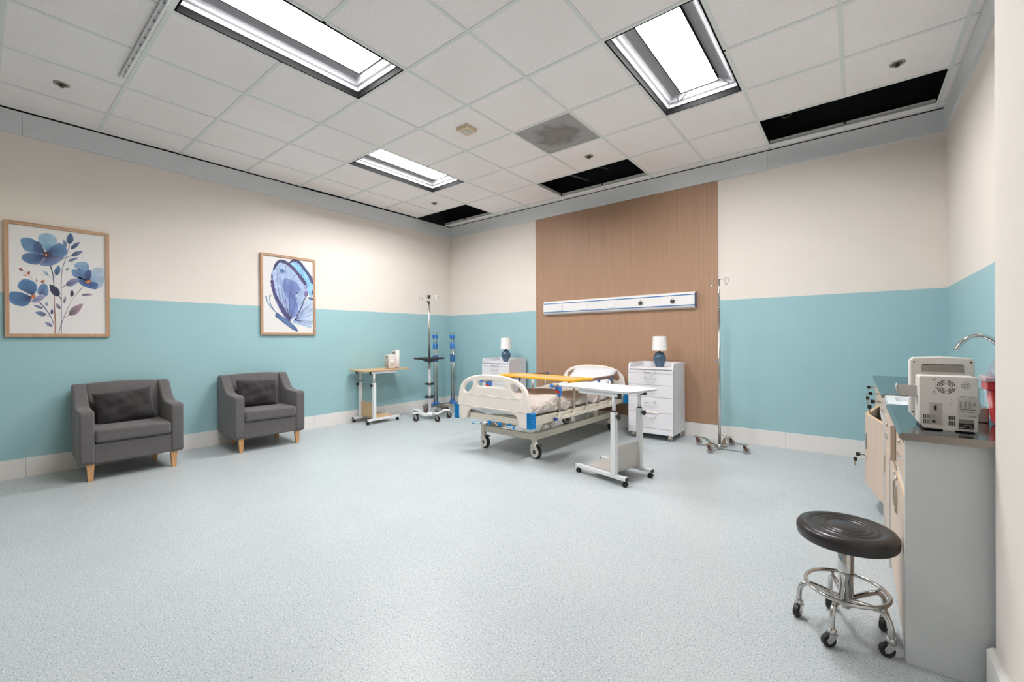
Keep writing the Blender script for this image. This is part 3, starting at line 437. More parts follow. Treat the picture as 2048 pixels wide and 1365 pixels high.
# ------------------------------------------------------------------ suspended ceiling
LIGHTS = [(3, 1, 3), (1, 4, 6), (6, 4, 6), (1, -2, 0)]     # column r..r+1, rows k0..k1
HOLES = [(-1, 1, 7, 8), (3, 5, 7, 8), (7, 9, 7, 8)] + [(r, r + 1, a, b) for r, a, b in LIGHTS] + [(4, 5, 5, 6)]
XS = {-1: 0.0, 10: W}; XS.update({r: gx(r) for r in range(0, 10)})
KS = list(range(-5, 9)); YS = {k: gy(k) for k in KS}; YS[9] = 0.0; YS[-6] = BK
def inhole(r, k):
    for i, (a, b, c, d) in enumerate(HOLES):
        if a <= r < b and c <= k < d: return i + 1
    return 0
m = MB(); g = 0.0012
for r in range(-1, 10):
    for k in range(-6, 9):
        if inhole(r, k): continue
        x0, x1, y0, y1 = XS[r], XS[r + 1], YS[k], YS[k + 1]
        if r == -1: x0 = 0.016 if k not in (4, 5, 6) else 0.034
        z = H + 0.003
        if r == -1 and k == 5: y1 -= 0.012
        m.box((x0 + g, y0 + g, z), (x1 - g, y1 - g, z + 0.014))
ceil = struct(m.build('ceiling', tile_mat('ceiling_tile')))
gridm = mat('grey_green_tee', (228, 231, 227), 0.45, var=0.01)
m = MB(); hw = 0.012
def cell(r, k): return inhole(r, k)
for k in range(-5, 9):                                   # runners along x
    for r in range(-1, 10):
        a, b = cell(r, k), cell(r, k - 1)
        if a and a == b: continue
        x0 = XS[r] + (hw if r > -1 else 0.018); x1 = XS[r + 1] - (hw if r < 9 else 0.018)
        m.box((XS[r] if r > -1 else 0.018, YS[k] - hw, H - 0.0015), (XS[r + 1] if r < 9 else W - 0.018, YS[k] + hw, H + 0.003))
        m.box((x0, YS[k] - 0.0015, H + 0.003), (x1, YS[k] + 0.0015, H + 0.04))
for r in range(0, 10):                                   # cross tees along y
    for k in range(-6, 9):
        a, b = cell(r, k), cell(r - 1, k)
        if a and a == b: continue
        y0 = YS[k] + (hw if k > -6 else 0); y1 = YS[k + 1] - (hw if k < 8 else 0.018)
        m.box((XS[r] - hw, y0, H - 0.0015), (XS[r] + hw, y1, H + 0.003))
        m.box((XS[r] - 0.0015, y0, H + 0.003), (XS[r] + 0.0015, y1, H + 0.04))
struct(m.build('trim_4', gridm))
# space above the tiles; its unlit darkness is put into the surface colour
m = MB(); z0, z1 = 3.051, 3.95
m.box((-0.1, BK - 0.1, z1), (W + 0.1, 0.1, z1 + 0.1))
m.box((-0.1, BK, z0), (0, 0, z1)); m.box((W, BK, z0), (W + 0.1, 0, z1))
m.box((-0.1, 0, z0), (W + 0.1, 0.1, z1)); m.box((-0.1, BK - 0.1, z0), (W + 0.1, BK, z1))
struct(m.build('wall_plenum', mat('soffit_shade_grey', (34, 33, 36), 0.9, var=0.3, scale=4)))
tcol = mat('galvanised_conduit', (120, 120, 118), 0.4, 0.6, var=0.1)
def wire(pts, r, label, m_=None):
    mb = MB(); mb.tube(crom(pts, 6, False), r, 6); tag(mb.build('ceiling_wire', m_ or tcol), label, 'wire', None)
wire([(5.72, -0.55, 3.5), (5.70, -0.62, 3.2), (5.73, -0.66, 3.12), (5.76, -0.62, 3.14), (5.74, -0.58, 3.3), (5.76, -0.5, 3.5)], 0.003,
     'thin pale wire looping down inside the long dark ceiling opening, near its right end')
wire([(4.90, -0.72, 3.4), (4.90, -0.62, 3.16), (4.97, -0.52, 3.12), (5.06, -0.58, 3.22), (5.14, -0.5, 3.5)], 0.003,
     'thin pale wire sagging inside the long dark ceiling opening, near its left end')
wire([(2.45, -0.7, 3.22), (2.62, -0.45, 3.2), (2.72, -0.1, 3.2)], 0.009, 'grey conduit crossing the dark ceiling opening above the wood panel, left run')
wire([(2.58, -0.7, 3.3), (2.84, -0.42, 3.28), (3.0, -0.1, 3.28)], 0.009, 'grey conduit crossing the dark ceiling opening above the wood panel, right run')

# ------------------------------------------------------------------ ceiling lights
emit = mat('lit_diffuser', (255, 253, 252), 0.5, var=0.0, emit=LIGHT_POWER)
emit2 = mat('dim_yellow_diffuser', (255, 238, 150), 0.5, var=0.0, emit=LIGHT_POWER * .05)
refl = mat('white_reflector', (158, 158, 162), 0.7, var=0.01)
rim = mat('black_metal_rim', (14, 14, 15), 0.8, 0.0, var=0.05, spec=0.15)
def ceiling_light(label, r, k0, k1, grp='recessed ceiling lights'):
    x0, x1, y0, y1 = gx(r) + hw, gx(r + 1) - hw, gy(k0) + hw, gy(k1) - hw
    cx, cy = (x0 + x1) / 2, (y0 + y1) / 2; a, b = (x1 - x0) / 2 - .001, (y1 - y0) / 2 - .001
    t = thing('ceiling_light', label, 'ceiling light', (cx, cy, H), 0, grp)
    def ring(m, prof, mi=0, smooth=False):
        vs = []
        for ins, z in prof:
            vs += [(-a + ins, -b + ins, z), (a - ins, -b + ins, z), (a - ins, b - ins, z), (-a + ins, b - ins, z)]
        fs = [(i * 4 + j, i * 4 + (j + 1) % 4, (i + 1) * 4 + (j + 1) % 4, (i + 1) * 4 + j) for i in range(len(prof) - 1) for j in range(4)]
        m.add(vs, fs, smooth, mi)
    m = MB(); ring(m, [(0.0, -0.001), (0.0, 0.044), (0.010, 0.044), (0.010, -0.001), (0.0, -0.001)]); m.build('rim', rim, t)
    m = MB(); ring(m, [(0.010, 0.042), (0.020, 0.042), (0.030, 0.064), (0.046, 0.070), (0.056, 0.084), (0.07, 0.095), (0.086, 0.104), (0.105, 0.112), (0.124, 0.118), (0.142, 0.122), (0.142, 0.128), (0.0, 0.128), (0.0, 0.046)], 0, False)
    m.build('reflector', refl, t)
    pa, pb = 0.142, b - 0.085
    m = MB(); m.box((-pa, -pb, 0.105), (pa, pb, 0.118)); m.build('diffuser', emit if k1 > 0 else emit2, t)
    m = MB()
    for s in (-1, 1):
        m.box((s * pa, -pb - .006, 0.100), (s * (pa + .006), pb + .006, 0.124)); m.box((-pa - .006, s * pb, 0.100), (pa + .006, s * (pb + .006), 0.124))
    m.box((-a, -b, 0.128), (a, b, 0.14)); m.build('housing', rim, t)
    return t, pa, pb
LL = ['recessed ceiling light at the upper left, its lit panel seen nearly end to end', 'small-looking recessed ceiling light farthest away, above the armchair wall',
      'recessed ceiling light at the upper right with a cable loop at its near end', 'recessed ceiling light cut off by the top left corner of the picture',
      ]
for lb, (r, a, b) in zip(LL, LIGHTS):
    t, pa, pb = ceiling_light(lb, r, a, b)
    if r == 6 and a == 4:
        m = MB(); m.tube(crom([(-pa, pb - .02, .108), (-pa - .03, pb + .0, .07), (-pa - .02, pb + .03, .06), (-pa + .03, pb + .02, .095), (-pa + .04, pb, .1)], 5, False), 0.004, 6)
        m.build('cable', RUBBER, t); m = MB(); m.tube(crom([(-pa - .01, pb + .03, .065), (-pa - .05, pb + .05, .06), (-pa - .08, pb + .07, .05)], 5, False), 0.0015, 5); m.build('cable', RUBBER, t); m = MB()
        m.tube(crom([(pa, pb - .02, .108), (pa + .04, pb - .04, .07), (pa + .08, pb + .01, .05)], 5, False), 0.0025, 5); m.build('cable', RUBBER, t)

# return-air panel, smoke detector, sprinklers, curtain track
vm = mat('dusty_grille', (150, 150, 150), 0.7, 0.2, var=0.0)
nt = vm.node_tree; b_ = nt.nodes['Principled BSDF']; tc = nt.nodes.new('ShaderNodeTexCoord')
gr = nt.nodes.new('ShaderNodeTexGradient'); gr.gradient_type = 'SPHERICAL'
mp = nt.nodes.new('ShaderNodeMapping'); mp.inputs['Scale'].default_value = (3.6, 4.2, 1)
nz = nt.nodes.new('ShaderNodeTexNoise'); nz.inputs['Scale'].default_value = 9; nz.inputs['Detail'].default_value = 6
add = nt.nodes.new('ShaderNodeMath'); add.operation = 'MULTIPLY'
rp = nt.nodes.new('ShaderNodeValToRGB'); rp.color_ramp.elements[0].position = 0.05; rp.color_ramp.elements[0].color = rgb((170, 168, 168))
rp.color_ramp.elements[1].position = 0.35; rp.color_ramp.elements[1].color = rgb((146, 140, 134))
e = rp.color_ramp.elements.new(0.2); e.color = rgb((134, 131, 130))
nd = nt.nodes.new('ShaderNodeTexNoise'); nd.inputs['Scale'].default_value = 5; nd.inputs['Detail'].default_value = 5
va = nt.nodes.new('ShaderNodeVectorMath'); va.operation = 'MULTIPLY_ADD'; va.inputs[1].default_value = (.35, .35, 0); 
vb = nt.nodes.new('ShaderNodeVectorMath'); vb.operation = 'ADD'; vb.inputs[1].default_value = (-.175, -.175, 0)
nt.links.new(tc.outputs['Object'], nd.inputs['Vector']); nt.links.new(nd.outputs['Color'], va.inputs[0]); nt.links.new(tc.outputs['Object'], va.inputs[2])
nt.links.new(va.outputs[0], vb.inputs[0]); nt.links.new(vb.outputs[0], mp.inputs['Vector']); nt.links.new(mp.outputs['Vector'], gr.inputs['Vector'])
nt.links.new(tc.outputs['Object'], nz.inputs['Vector']); nt.links.new(gr.outputs['Fac'], add.inputs[0]); nt.links.new(nz.outputs['Fac'], add.inputs[1])
nt.links.new(add.outputs[0], rp.inputs['Fac']); nt.links.new(rp.outputs['Color'], b_.inputs['Base Color'])
x0, x1, y0, y1 = gx(4) + hw, gx(5) - hw, gy(5) + hw, gy(6) - hw
t = thing('ceiling_vent', 'square grey dust-stained return air panel in the ceiling', 'ceiling vent', ((x0 + x1) / 2, (y0 + y1) / 2, H))
a = (x1 - x0) / 2 - .001
m = MB(); m.box((-a + .012, -a + .012, .004), (a - .012, a - .012, .008)); m.build('grille', vm, t)
m = MB()
for s in (-1, 1): m.box((s * a, -a, .003), (s * (a - .012), a, .012)); m.box((-a + .012, s * a, .003), (a - .012, s * (a - .012), .012))
m.build('frame', mat('grey_grille_frame', (170, 170, 168), 0.5, var=0.02), t)

t = thing('smoke_detector', 'beige square smoke detector with a pale round cover on the ceiling', 'smoke detector', (gx(3.5) + .03, gy(4.5) - .03, H))
m = MB(); m.box((-.07, -.07, -.012), (.07, .07, .003)); m.prism([(-.07, -.012), (.07, -.012), (.06, -.03), (-.06, -.03)], -.066, .066, 'y')
m.build('housing', mat('aged_beige_plastic', (222, 203, 172), 0.5, var=0.03), t, bevel=0.004)
m = MB(); m.lathe([(.038, -.030), (.038, -.034), (.034, -.036), (0.0001, -.036)], 28); m.build('cover', mat('pale_grey_cover', (205, 202, 196), 0.5), t)

sm = mat('dull_bronze_metal', (104, 94, 84), 0.5, 0.4, var=0.1)
def sprinkler(label, loc):
    t = thing('sprinkler', label, 'sprinkler', loc, 0, 'ceiling sprinkler heads')
    m = MB(); m.lathe([(.044, .0035), (.045, -.002), (.038, -.005), (.028, -.003), (.026, .0035)], 28); m.build('escutcheon', STEEL, t)
    m = MB(); m.cyl((0, 0, .003), (0, 0, -.003), .026, n=24); m.cyl((0, 0, -.003), (0, 0, -.010), .009, n=12); m.cyl((0, 0, -.020), (0, 0, -.022), .013, n=12)
    for s in (-1, 1): m.tube([(s * .007, 0, -.008), (s * .010, 0, -.014), (s * .003, 0, -.021)], .002, 6); m.build('head', sm, t)
    return t
s0 = sprinkler('sprinkler head in the tile near the left edge of the ceiling', (gx(.5), gy(.5), H))
dup(s0, 'sprinkler head beside the far dark ceiling opening in the corner', (gx(.5) - .01, gy(6.5), H))
dup(s0, 'sprinkler head next to the grey air panel', (gx(4.5) , gy(6.5), H))
dup(s0, 'sprinkler head at the right above the long dark opening', (gx(8.5) , gy(6.52), H))

t = thing('curtain_track', 'slim metal curtain track fixed under the ceiling at the upper left', 'track', (1.275, -4.452, H - .0015))
m = MB(); m.box((0, -.013, -.020), (2.4, -.011, 0)); m.box((0, .008, -.020), (2.4, .010, -.004)); m.box((0, -.013, -.002), (2.4, .010, 0))
m.build('channel', mat('white_aluminium', (238, 239, 238), 0.4, 0.0, var=0.02), t)
for i in range(14):
    m = MB(); m.box((.12 + i * .11, -.004, -.0165), (.12 + i * .11 + random.uniform(.01, .035), .006, -.0155)); m.build('slider', mat('grey_slider', (120, 118, 118), .5), t)

# ------------------------------------------------------------------ brown wall panel and bedhead unit
m = MB(); m.box((0, -.012, 0), (4.263 - 1.806, 0, 2.858 - .160))
tag(m.build('wall_panel', ribbed_panel('brown_ribbed_laminate'), loc=(1.806, 0, .160), bevel=0), 'tall brown wood-look panel on the back wall behind the bed', 'wall panel')
tr = thing('bedhead_unit', 'long white bedhead unit with two blue stripes on the brown wall panel', 'bedhead unit', (1.978, -.012, 1.463))
L = 2.062; hz = .194
prof = [(0, 0), (-.030, .004), (-.052, .018), (-.060, .036), (-.060, .158), (-.052, .176), (-.030, .190), (0, .194)]
alu = mat('satin_aluminium', (232, 231, 231), 0.4, 0.0, var=0.01)
m = MB(); m.prism(prof, .006, L - .006, 'x'); m.build('housing', alu, tr)
m = MB(); m.box((.006, -.0615, .033), (L - .006, -.0595, .043)); m.box((.006, -.0615, .151), (L - .006, -.0595, .161)); m.build('stripe', mat('blue_stripe', (40, 112, 176), 0.4), tr)
for nm, a0, a1, mm in (('end_cap', 0, .006, alu), ('end_cap', L - .006, L, mat('navy_end_cap', (62, 78, 118), 0.35))):
    m = MB(); m.prism(prof, a0, a1, 'x'); m.build(nm, mm, tr)
def slots(m, cx, cz):
    for dz in (-.017, .017):
        m.box((cx - .006, -.0685, cz + dz - .001), (cx - .003, -.0675, cz + dz + .006))
        m.box((cx + .003, -.0685, cz + dz - .001), (cx + .006, -.0675, cz + dz + .006))
        m.box((cx - .0015, -.0685, cz + dz - .008), (cx + .0015, -.0675, cz + dz - .005))
for i, xx in enumerate((2.247, 2.623, 3.012)):
    x = xx - 1.978; cz = .090
    m = MB(); m.box((x - .053, -.0675, cz - .038), (x + .053, -.060, cz + .038)); p = m.build('socket', WHITE, tr, bevel=0.003)
    if i == 0:
        for dx in (-.022, .022):
            for dz in (-.019, .016):
                for ox in (-.007, .004):
                    m = MB(); m.box((x + dx + ox, -.0685, cz + dz), (x + dx + ox + .003, -.0674, cz + dz + .008)); m.build('outlet_slot', mat('grey_slot', (120, 118, 116), .5), p)
for xx in (3.407, 3.791):
    x = xx - 1.978; cz = .092
    T = TR((x, -.060, cz), 0, R(90))
    m = MB(); m.lathe([(.031, 0), (.031, .006), (.026, .010), (.018, .009), (.0001, .009)], 28, M=T); p = m.build('gas_outlet', CHROME, tr)
    m = MB(); m.lathe([(.013, .009), (.013, .014), (.0001, .014)], 20, M=T); m.build('outlet_core', mat('green_black_core', (40, 62, 60), 0.4), p)

# ------------------------------------------------------------------ framed prints
paper = mat('white_art_paper', (224, 222, 221), 0.55, var=0.006)
pig = paint_mat('print_pigment')
oak = wood('pale_oak_frame', (176, 138, 108), (196, 158, 126), 'z', fine=45)
def picture(label, yc, zc, w, h, data):
    t = thing('framed_picture', label, 'picture', (0.0, yc, zc)); b = .026
    m = MB()
    for s in (-1, 1):
        m.box((0.002, s * w / 2, -h / 2), (.030, s * (w / 2 - b), h / 2)); m.box((0.002, -w / 2 + b, s * h / 2), (.030, w / 2 - b, s * (h / 2 - b)))
    m.build('frame', oak, t, bevel=0.0015)
    me = bpy.data.meshes.new('print'); vs = []; fs = []; cols = []; mi = []
    x = 0.020; A, B = w / 2 - b, h / 2 - b
    vs += [(x, -A, -B), (x, A, -B), (x, A, B), (x, -A, B)]; fs.append((0, 1, 2, 3)); cols += [(1, 1, 1, 1)] * 4; mi.append(0)
    cl = lambda q: (min(max(q[0] * 1e-4, -A), A), min(max(q[1] * 1e-4, -B), B))
    for layer, kind, P, Q, c1, c2 in data:
        xx = x + 0.0003 * layer; o = len(vs)
        if kind == 0:
            bs = cl(Q); vs.append((xx, bs[0], bs[1])); cols.append(rgb(c2))
            # two rings for a soft pigment gradient
            n = len(P); mid = tuple(.5 * (rgb(c1)[i] + rgb(c2)[i]) for i in range(3)) + (1,)
            for q in P:
                q = cl(q); vs.append((xx, bs[0] + (q[0] - bs[0]) * .5, bs[1] + (q[1] - bs[1]) * .5)); cols.append(mid)
            for q in P:
                q = cl(q); vs.append((xx, q[0], q[1])); cols.append(rgb(c1))
            for i in range(n):
                j = (i + 1) % n
                fs.append((o, o + 1 + i, o + 1 + j)); mi.append(1)
                fs.append((o + 1 + i, o + 1 + n + i, o + 1 + n + j, o + 1 + j)); mi.append(1)
        else:
            n = len(P)
            for i in range(n):
                for q in (P[i], Q[i]):
                    q = cl(q); vs.append((xx, q[0], q[1])); f = i / (n - 1)
                    cols.append(tuple(rgb(c1)[j] * (1 - f) + rgb(c2)[j] * f for j in range(3)) + (1,))
            for i in range(n - 1): fs.append((o + 2 * i, o + 2 * i + 1, o + 2 * i + 3, o + 2 * i + 2)); mi.append(1)
    me.from_pydata(vs, [], fs); me.materials.append(paper); me.materials.append(pig)
    me.polygons.foreach_set('material_index', mi)
    ca = me.color_attributes.new('pigment', 'FLOAT_COLOR', 'POINT')
    for i, c in enumerate(cols): ca.data[i].color = c
    o = bpy.data.objects.new('print', me); COL.objects.link(o); o.parent = t
    m = MB(); m.box((0.001, -A, -B), (.018, A, B)); m.build('backing', paper, t)
    return t
picture('framed print of blue watercolour flowers on the left wall', -4.661, 1.653, .634, .957, FLOWERS)
picture('framed print of a blue watercolour butterfly on the left wall', -2.718, 1.681, .652, .960, BUTTERFLY)
# ------------------------------------------------------------------ armchairs
fab = mat('charcoal_velvet', (95, 92, 93), 0.9, var=0.07, scale=14, bump=0.25, bscale=500, sheen=0.25)
legw = wood('orange_beech', (196, 146, 98), (216, 168, 118), 'z', fine=60)
def armchair(label, loc, rz):
    """local: x depth (0 wall side .. .64 front), y width, z up"""
    t = thing('armchair', label, 'armchair', loc, rz, 'grey armchairs on the left wall')
    w = .335; z0 = .138; bz = .755
    prof = [(0.015, z0 + .03), (.04, z0), (.60, z0), (.628, z0 + .02), (.635, .553), (.615, .574), (.40, .578), (.315, .592), (.26, .622), (.14, .735), (.115, bz), (.03, bz + .002), (.0, bz - .03)]
    prof = [tuple(p) for p in prof]
    for s in (-1, 1):
        m = MB(); m.prism([p for p in prof], s * w, s * (w - .088), 'y')
        m.build('armrest', fab, t, bevel=0.018, seg=4)
    m = MB()  # back between the arms, raked, top slightly bowed
    n = 12; vs = []; wi = w - .08
    for i in range(n + 1):
        y = -wi + 2 * wi * i / n; bow = .012 * (1 - (y / wi) ** 2)
        for q in [(.012, z0 + .02), (.17, z0 + .02), (.205, .40), (.155, .60), (.112, bz + bow - .012), (.095, bz + bow), (.03, bz + bow), (.008, bz + bow - .02)]:
            vs.append((q[0], y, q[1]))
    k = 8
    fs = [(i * k + j, i * k + (j + 1) % k, (i + 1) * k + (j + 1) % k, (i + 1) * k + j) for i in range(n) for j in range(k)]
    m.add(vs, fs, True); m.add(vs[:k], [tuple(range(k))]); m.add(vs[-k:], [tuple(range(k))]); m.build('backrest', fab, t)
    m = MB(); m.box((.15, -w + .083, z0 + .004), (.618, w - .083, .308)); m.build('seat_base', fab, t, bevel=0.012, seg=3)
    m = MB(); n = 10; vs = []; a = w - .090
    m.box((.17, -a, .310), (.640, a, .418)); o = m.build('seat_cushion', fab, t, bevel=0.022, seg=4)
    for x, y, ix in ((.575, .27, 1), (.575, -.27, 1), (.13, .22, 0), (.13, -.22, 0)):
        m = MB(); sx = .004 if ix else -.01
        m.add([(x - .024, y - .024, z0 + .004), (x + .024, y - .024, z0 + .004), (x + .024, y + .024, z0 + .004), (x - .024, y + .024, z0 + .004),
               (x - .014 + sx, y - .015, 0), (x + .014 + sx, y - .015, 0), (x + .014 + sx, y + .015, 0), (x - .014 + sx, y + .015, 0)],
              [(0, 1, 2, 3), (7, 6, 5, 4), (0, 4, 5, 1), (1, 5, 6, 2), (2, 6, 7, 3), (3, 7, 4, 0)]); m.build('leg', legw, t, bevel=0.002)
    return t
c1 = armchair('charcoal armchair nearer the viewer, below the flower print', (.045, -4.272, 0), R(-1.5))
c2 = dup(c1, 'charcoal armchair nearer the corner, beside the butterfly print', (.045, -3.155, 0), R(-4.0))
def pillow_mb(w, h, t, seed, wr=.012, n=26):
    rnd = random.Random(seed); ph = [rnd.uniform(0, 6) for _ in range(8)]
    m = MB()
    for side in (1, -1):
        vs = []
        for i in range(n + 1):
            for j in range(n + 1):
                u = -1 + 2 * i / n; v = -1 + 2 * j / n
                e = (max(0, 1 - abs(u) ** 3.0) * max(0, 1 - abs(v) ** 3.0)) ** .55
                # sides pulled in between the corners
                x = u * w / 2 * (1 - .06 * (1 - v * v)); y = v * h / 2 * (1 - .07 * (1 - u * u))
                z = t / 2 * e
                z += wr * e * (sin(5 * u + 3 * v + ph[0]) * .5 + sin(9 * v - 4 * u + ph[1]) * .35 + sin(14 * u + 8 * v * v + ph[2]) * .2)
                vs.append((x, y, side * max(z, 0)))
        fs = [(i * (n + 1) + j, (i + 1) * (n + 1) + j, (i + 1) * (n + 1) + j + 1, i * (n + 1) + j + 1) for i in range(n) for j in range(n)]
        m.add(vs, fs if side > 0 else [f[::-1] for f in fs], True)
    return m
dk = mat('black_brown_cotton', (52, 49, 50), 0.95, var=0.08, scale=20, bump=0.3, bscale=400, sheen=0.15)
def cushion(label, chair_loc, rz, x, y, z, tilt, roll, seed):
    m = pillow_mb(.405, .30, .16, seed, .017)
    o = m.build('cushion', dk)
    # pillow lies in its own xy plane: stand it up facing +x, lean back, then roll a little
    M = TR(chair_loc, rz) @ Matrix.Translation((x, y, z)) @ Matrix.Rotation(R(90), 4, 'Z') @ Matrix.Rotation(R(90 - tilt), 4, 'X') @ Matrix.Rotation(R(roll), 4, 'Z')
    o.matrix_world = M
    tag(o, label, 'cushion', 'dark scatter cushions')
cushion('dark cushion propped in the armchair nearer the viewer', (.045, -4.272, 0), R(-1.5), .262, -.01, .552, 20, 5, 3)
cushion('dark cushion propped in the armchair nearer the corner', (.045, -3.155, 0), R(-4.0), .262, -.02, .555, 18, -3, 8)

# ------------------------------------------------------------------ overbed tables
def star(m, c, axis, r=.022):
    T = TR(c, 0, 0, R(90)) if axis == 'x' else TR(c)
    pts = []
    for i in range(40):
        a = 2 * pi * i / 40; rr = r * (.78 + .22 * cos(5 * a)); pts.append((rr * cos(a), rr * sin(a)))
    m.prism(pts, 0.0, .016, 'z', M=T); m.cyl((0, 0, -.02), (0, 0, 0), .006, n=8, M=T)
def overbed(label, loc, rz, top_m, shelf_m, edge_m, topz=.725):
    t = thing('overbed_table', label, 'overbed table', loc, rz)
    # rounded top
    x0, x1, y0, y1, rr = -.60, .165, -.195, .195, .05
    out = []
    for cx, cy, a in ((x1 - rr, y1 - rr, 0), (x0 + rr, y1 - rr, 90), (x0 + rr, y0 + rr, 180), (x1 - rr, y0 + rr, 270)):
        for i in range(7): q = R(a + 15 * i); out.append((cx + rr * cos(q), cy + rr * sin(q)))
    m = MB(); m.prism(out, topz - .018, topz, 'z'); o = m.build('tabletop', top_m, t, bevel=0.002)
    m = MB(); m.prism([(p[0] * 1.0012, p[1] * 1.002) for p in out], topz - .016, topz - .003, 'z'); m.build('edge_band', edge_m, o)
    for s in (-1, 1):
        y = s * .165
        m = MB(); m.box((-.020, y - .020, .045), (.020, y + .020, .555)); c = m.build('column', WHITE, t, bevel=0.002)
        m = MB(); m.cyl((0, y, .555), (0, y, .562), .019, n=20); m.build('collar', BLACK, c)
        m = MB(); m.cyl((0, y, .562), (0, y, .69), .0145, n=18); m.build('inner_tube', WHITE, c)
        m = MB(); star(m, (.036, y, .52), 'x'); m.build('knob', BLACK, c)
        m = MB(); m.box((-.40, y - .019, .045), (.115, y + .019, .072)); f = m.build('foot_bar', WHITE, t, bevel=0.002)
        m = MB(); m.box((.115, y - .018, .046), (.120, y + .018, .071)); m.build('end_cap', BLACK, f); m = MB(); m.box((-.405, y - .018, .046), (-.40, y + .018, .071)); m.build('end_cap', BLACK, f)
        for x in (-.375, .095):
            m = MB(); m.cyl((x, y, .045), (x, y, .034), .010, n=10)
            m.cyl((x + .004, y - .014, .0185), (x + .004, y - .004, .0185), .0185, n=16); m.cyl((x + .004, y + .004, .0185), (x + .004, y + .014, .0185), .0185, n=16)
            m.box((x - .006, y - .012, .022), (x + .014, y + .012, .036)); m.cyl((x + .004, y - .015, .0185), (x + .004, y + .015, .0185), .004, n=8)
            if x > 0: m.box((x + .012, y - .008, .024), (x + .034, y + .008, .029))
            m.build('caster', BLACK, f)
        m = MB(); m.box((-.36, y - .012, topz - .052), (.045, y + .012, topz - .018)); br = m.build('support_bar', WHITE, t, bevel=0.002)
        m = MB(); m.box((.045, y - .013, topz - .053), (.062, y + .013, topz - .018)); m.box((.02, y + .0 - .012, topz - .062), (.065, y + .012, topz - .056)); m.build('lever', BLACK, br)
    m = MB(); m.box((-.29, -.146, .072), (-.012, .146, .087)); m.build('shelf', shelf_m, t, bevel=0.001)
    m = MB(); m.box((-.018, -.146, .087), (-.003, .146, .28)); m.build('back_panel', shelf_m, t, bevel=0.001)
    return t
wtop = mat('white_laminate', (238, 237, 236), 0.35, var=0.005)
gshelf = mat('beige_grey_board', (206, 201, 196), 0.5, var=0.01)
oakt = wood('oak_laminate', (196, 158, 112), (220, 186, 142), 'x', fine=30, rough=0.35)
T2 = overbed('white-topped overbed table on casters standing beside the bed', (4.018, -1.885, 0), R(-13), wtop, gshelf, mat('white_edge', (206, 204, 202), 0.4))
T1 = overbed('oak-topped overbed table on casters against the left wall', (.232, -1.79, 0), R(-90), oakt, oakt, mat('oak_edge', (214, 172, 128), 0.4))
# ------------------------------------------------------------------ hospital bed (local: x across, y along, foot at -y)
bed = thing('hospital_bed', 'cream and blue hand-cranked hospital bed with side rails in front of the brown panel', 'hospital bed', (2.757, -1.09, 0), R(-1.35))
def mirror(P): return P + [(-x, z) for x, z in reversed(P) if abs(x) > 1e-4]
def endboard(name, y, foot):
    half = [(0, .788), (.10, .785), (.19, .776), (.28, .757), (.35, .729), (.40, .692), (.432, .645), (.446, .59), (.458, .52), (.466, .470)]
    low = [(.466, .335), (.44, .325), (.36, .324), (.338, .337), (.330, .365), (.322, .395), (.30, .425), (.265, .443), (.20, .449), (0, .452)]
    up = crom([(p[0], p[1], 0) for p in half], 3, False); right = [(p[0], p[1]) for p in up] + low
    outer = mirror(right)
    slot = [(0, .735), (.12, .730), (.168, .722), (.184, .708), (.186, .690), (.172, .674), (.13, .672), (0, .676)]
    slot = mirror(slot)
    oval = crom([(.248, .705, 0), (.262, .714, 0), (.30, .706, 0), (.345, .684, 0), (.372, .652, 0), (.374, .620, 0), (.352, .602, 0), (.318, .605, 0), (.275, .635, 0), (.250, .672, 0)], 3, True)
    oval = [(p[0], p[1]) for p in oval]; ov2 = [(-a, b) for a, b in oval]
    T = Matrix.Translation((0, y, 0))
    o = plate(name, outer, [slot, oval, ov2], .034, .012, CREAM, bed, T)
    # thin raised border of the lower field
    m = MB(); d = -1 if foot else 1; yy = y + d * .0175
    for a, b in (((-.36, .585), (.36, .580)), ((-.455, .470), (.455, .466))):
        m.tube([(a[0], yy, a[1]), (b[0], yy, b[1])], .0035, 8)
    m.tube([(-.375, yy, .57), (-.382, yy, .475)], .0022, 6); m.tube([(.375, yy, .565), (.382, yy, .47)], .0022, 6); m.build('moulding', CREAM, o)
    for s in (-1, 1):
        m = MB()
        pr = []
        for i in range(6):
            z = .328 + i * .0235
            pr += [(.0, z), (.006, z + .004), (.006, z + .0195), (.0, z + .0235)]
        # ridged corner block, extruded around the corner
        poly = [(s * (.490 + p[0]), p[1]) for p in pr] + [(s * .440, .469), (s * .440, .328)]
        m.prism(poly, y - .030, y + .034, 'y')
        fr = [(y + d * (.024 + p[0]), p[1]) for p in pr] + [(y + d * .010, .469), (y + d * .010, .328)]
        m.prism(fr, s * .442, s * .488, 'x'); m.build('corner_bumper', BLUE, o)
    return o
endboard('footboard', -.965, True); endboard('headboard', .962, False)
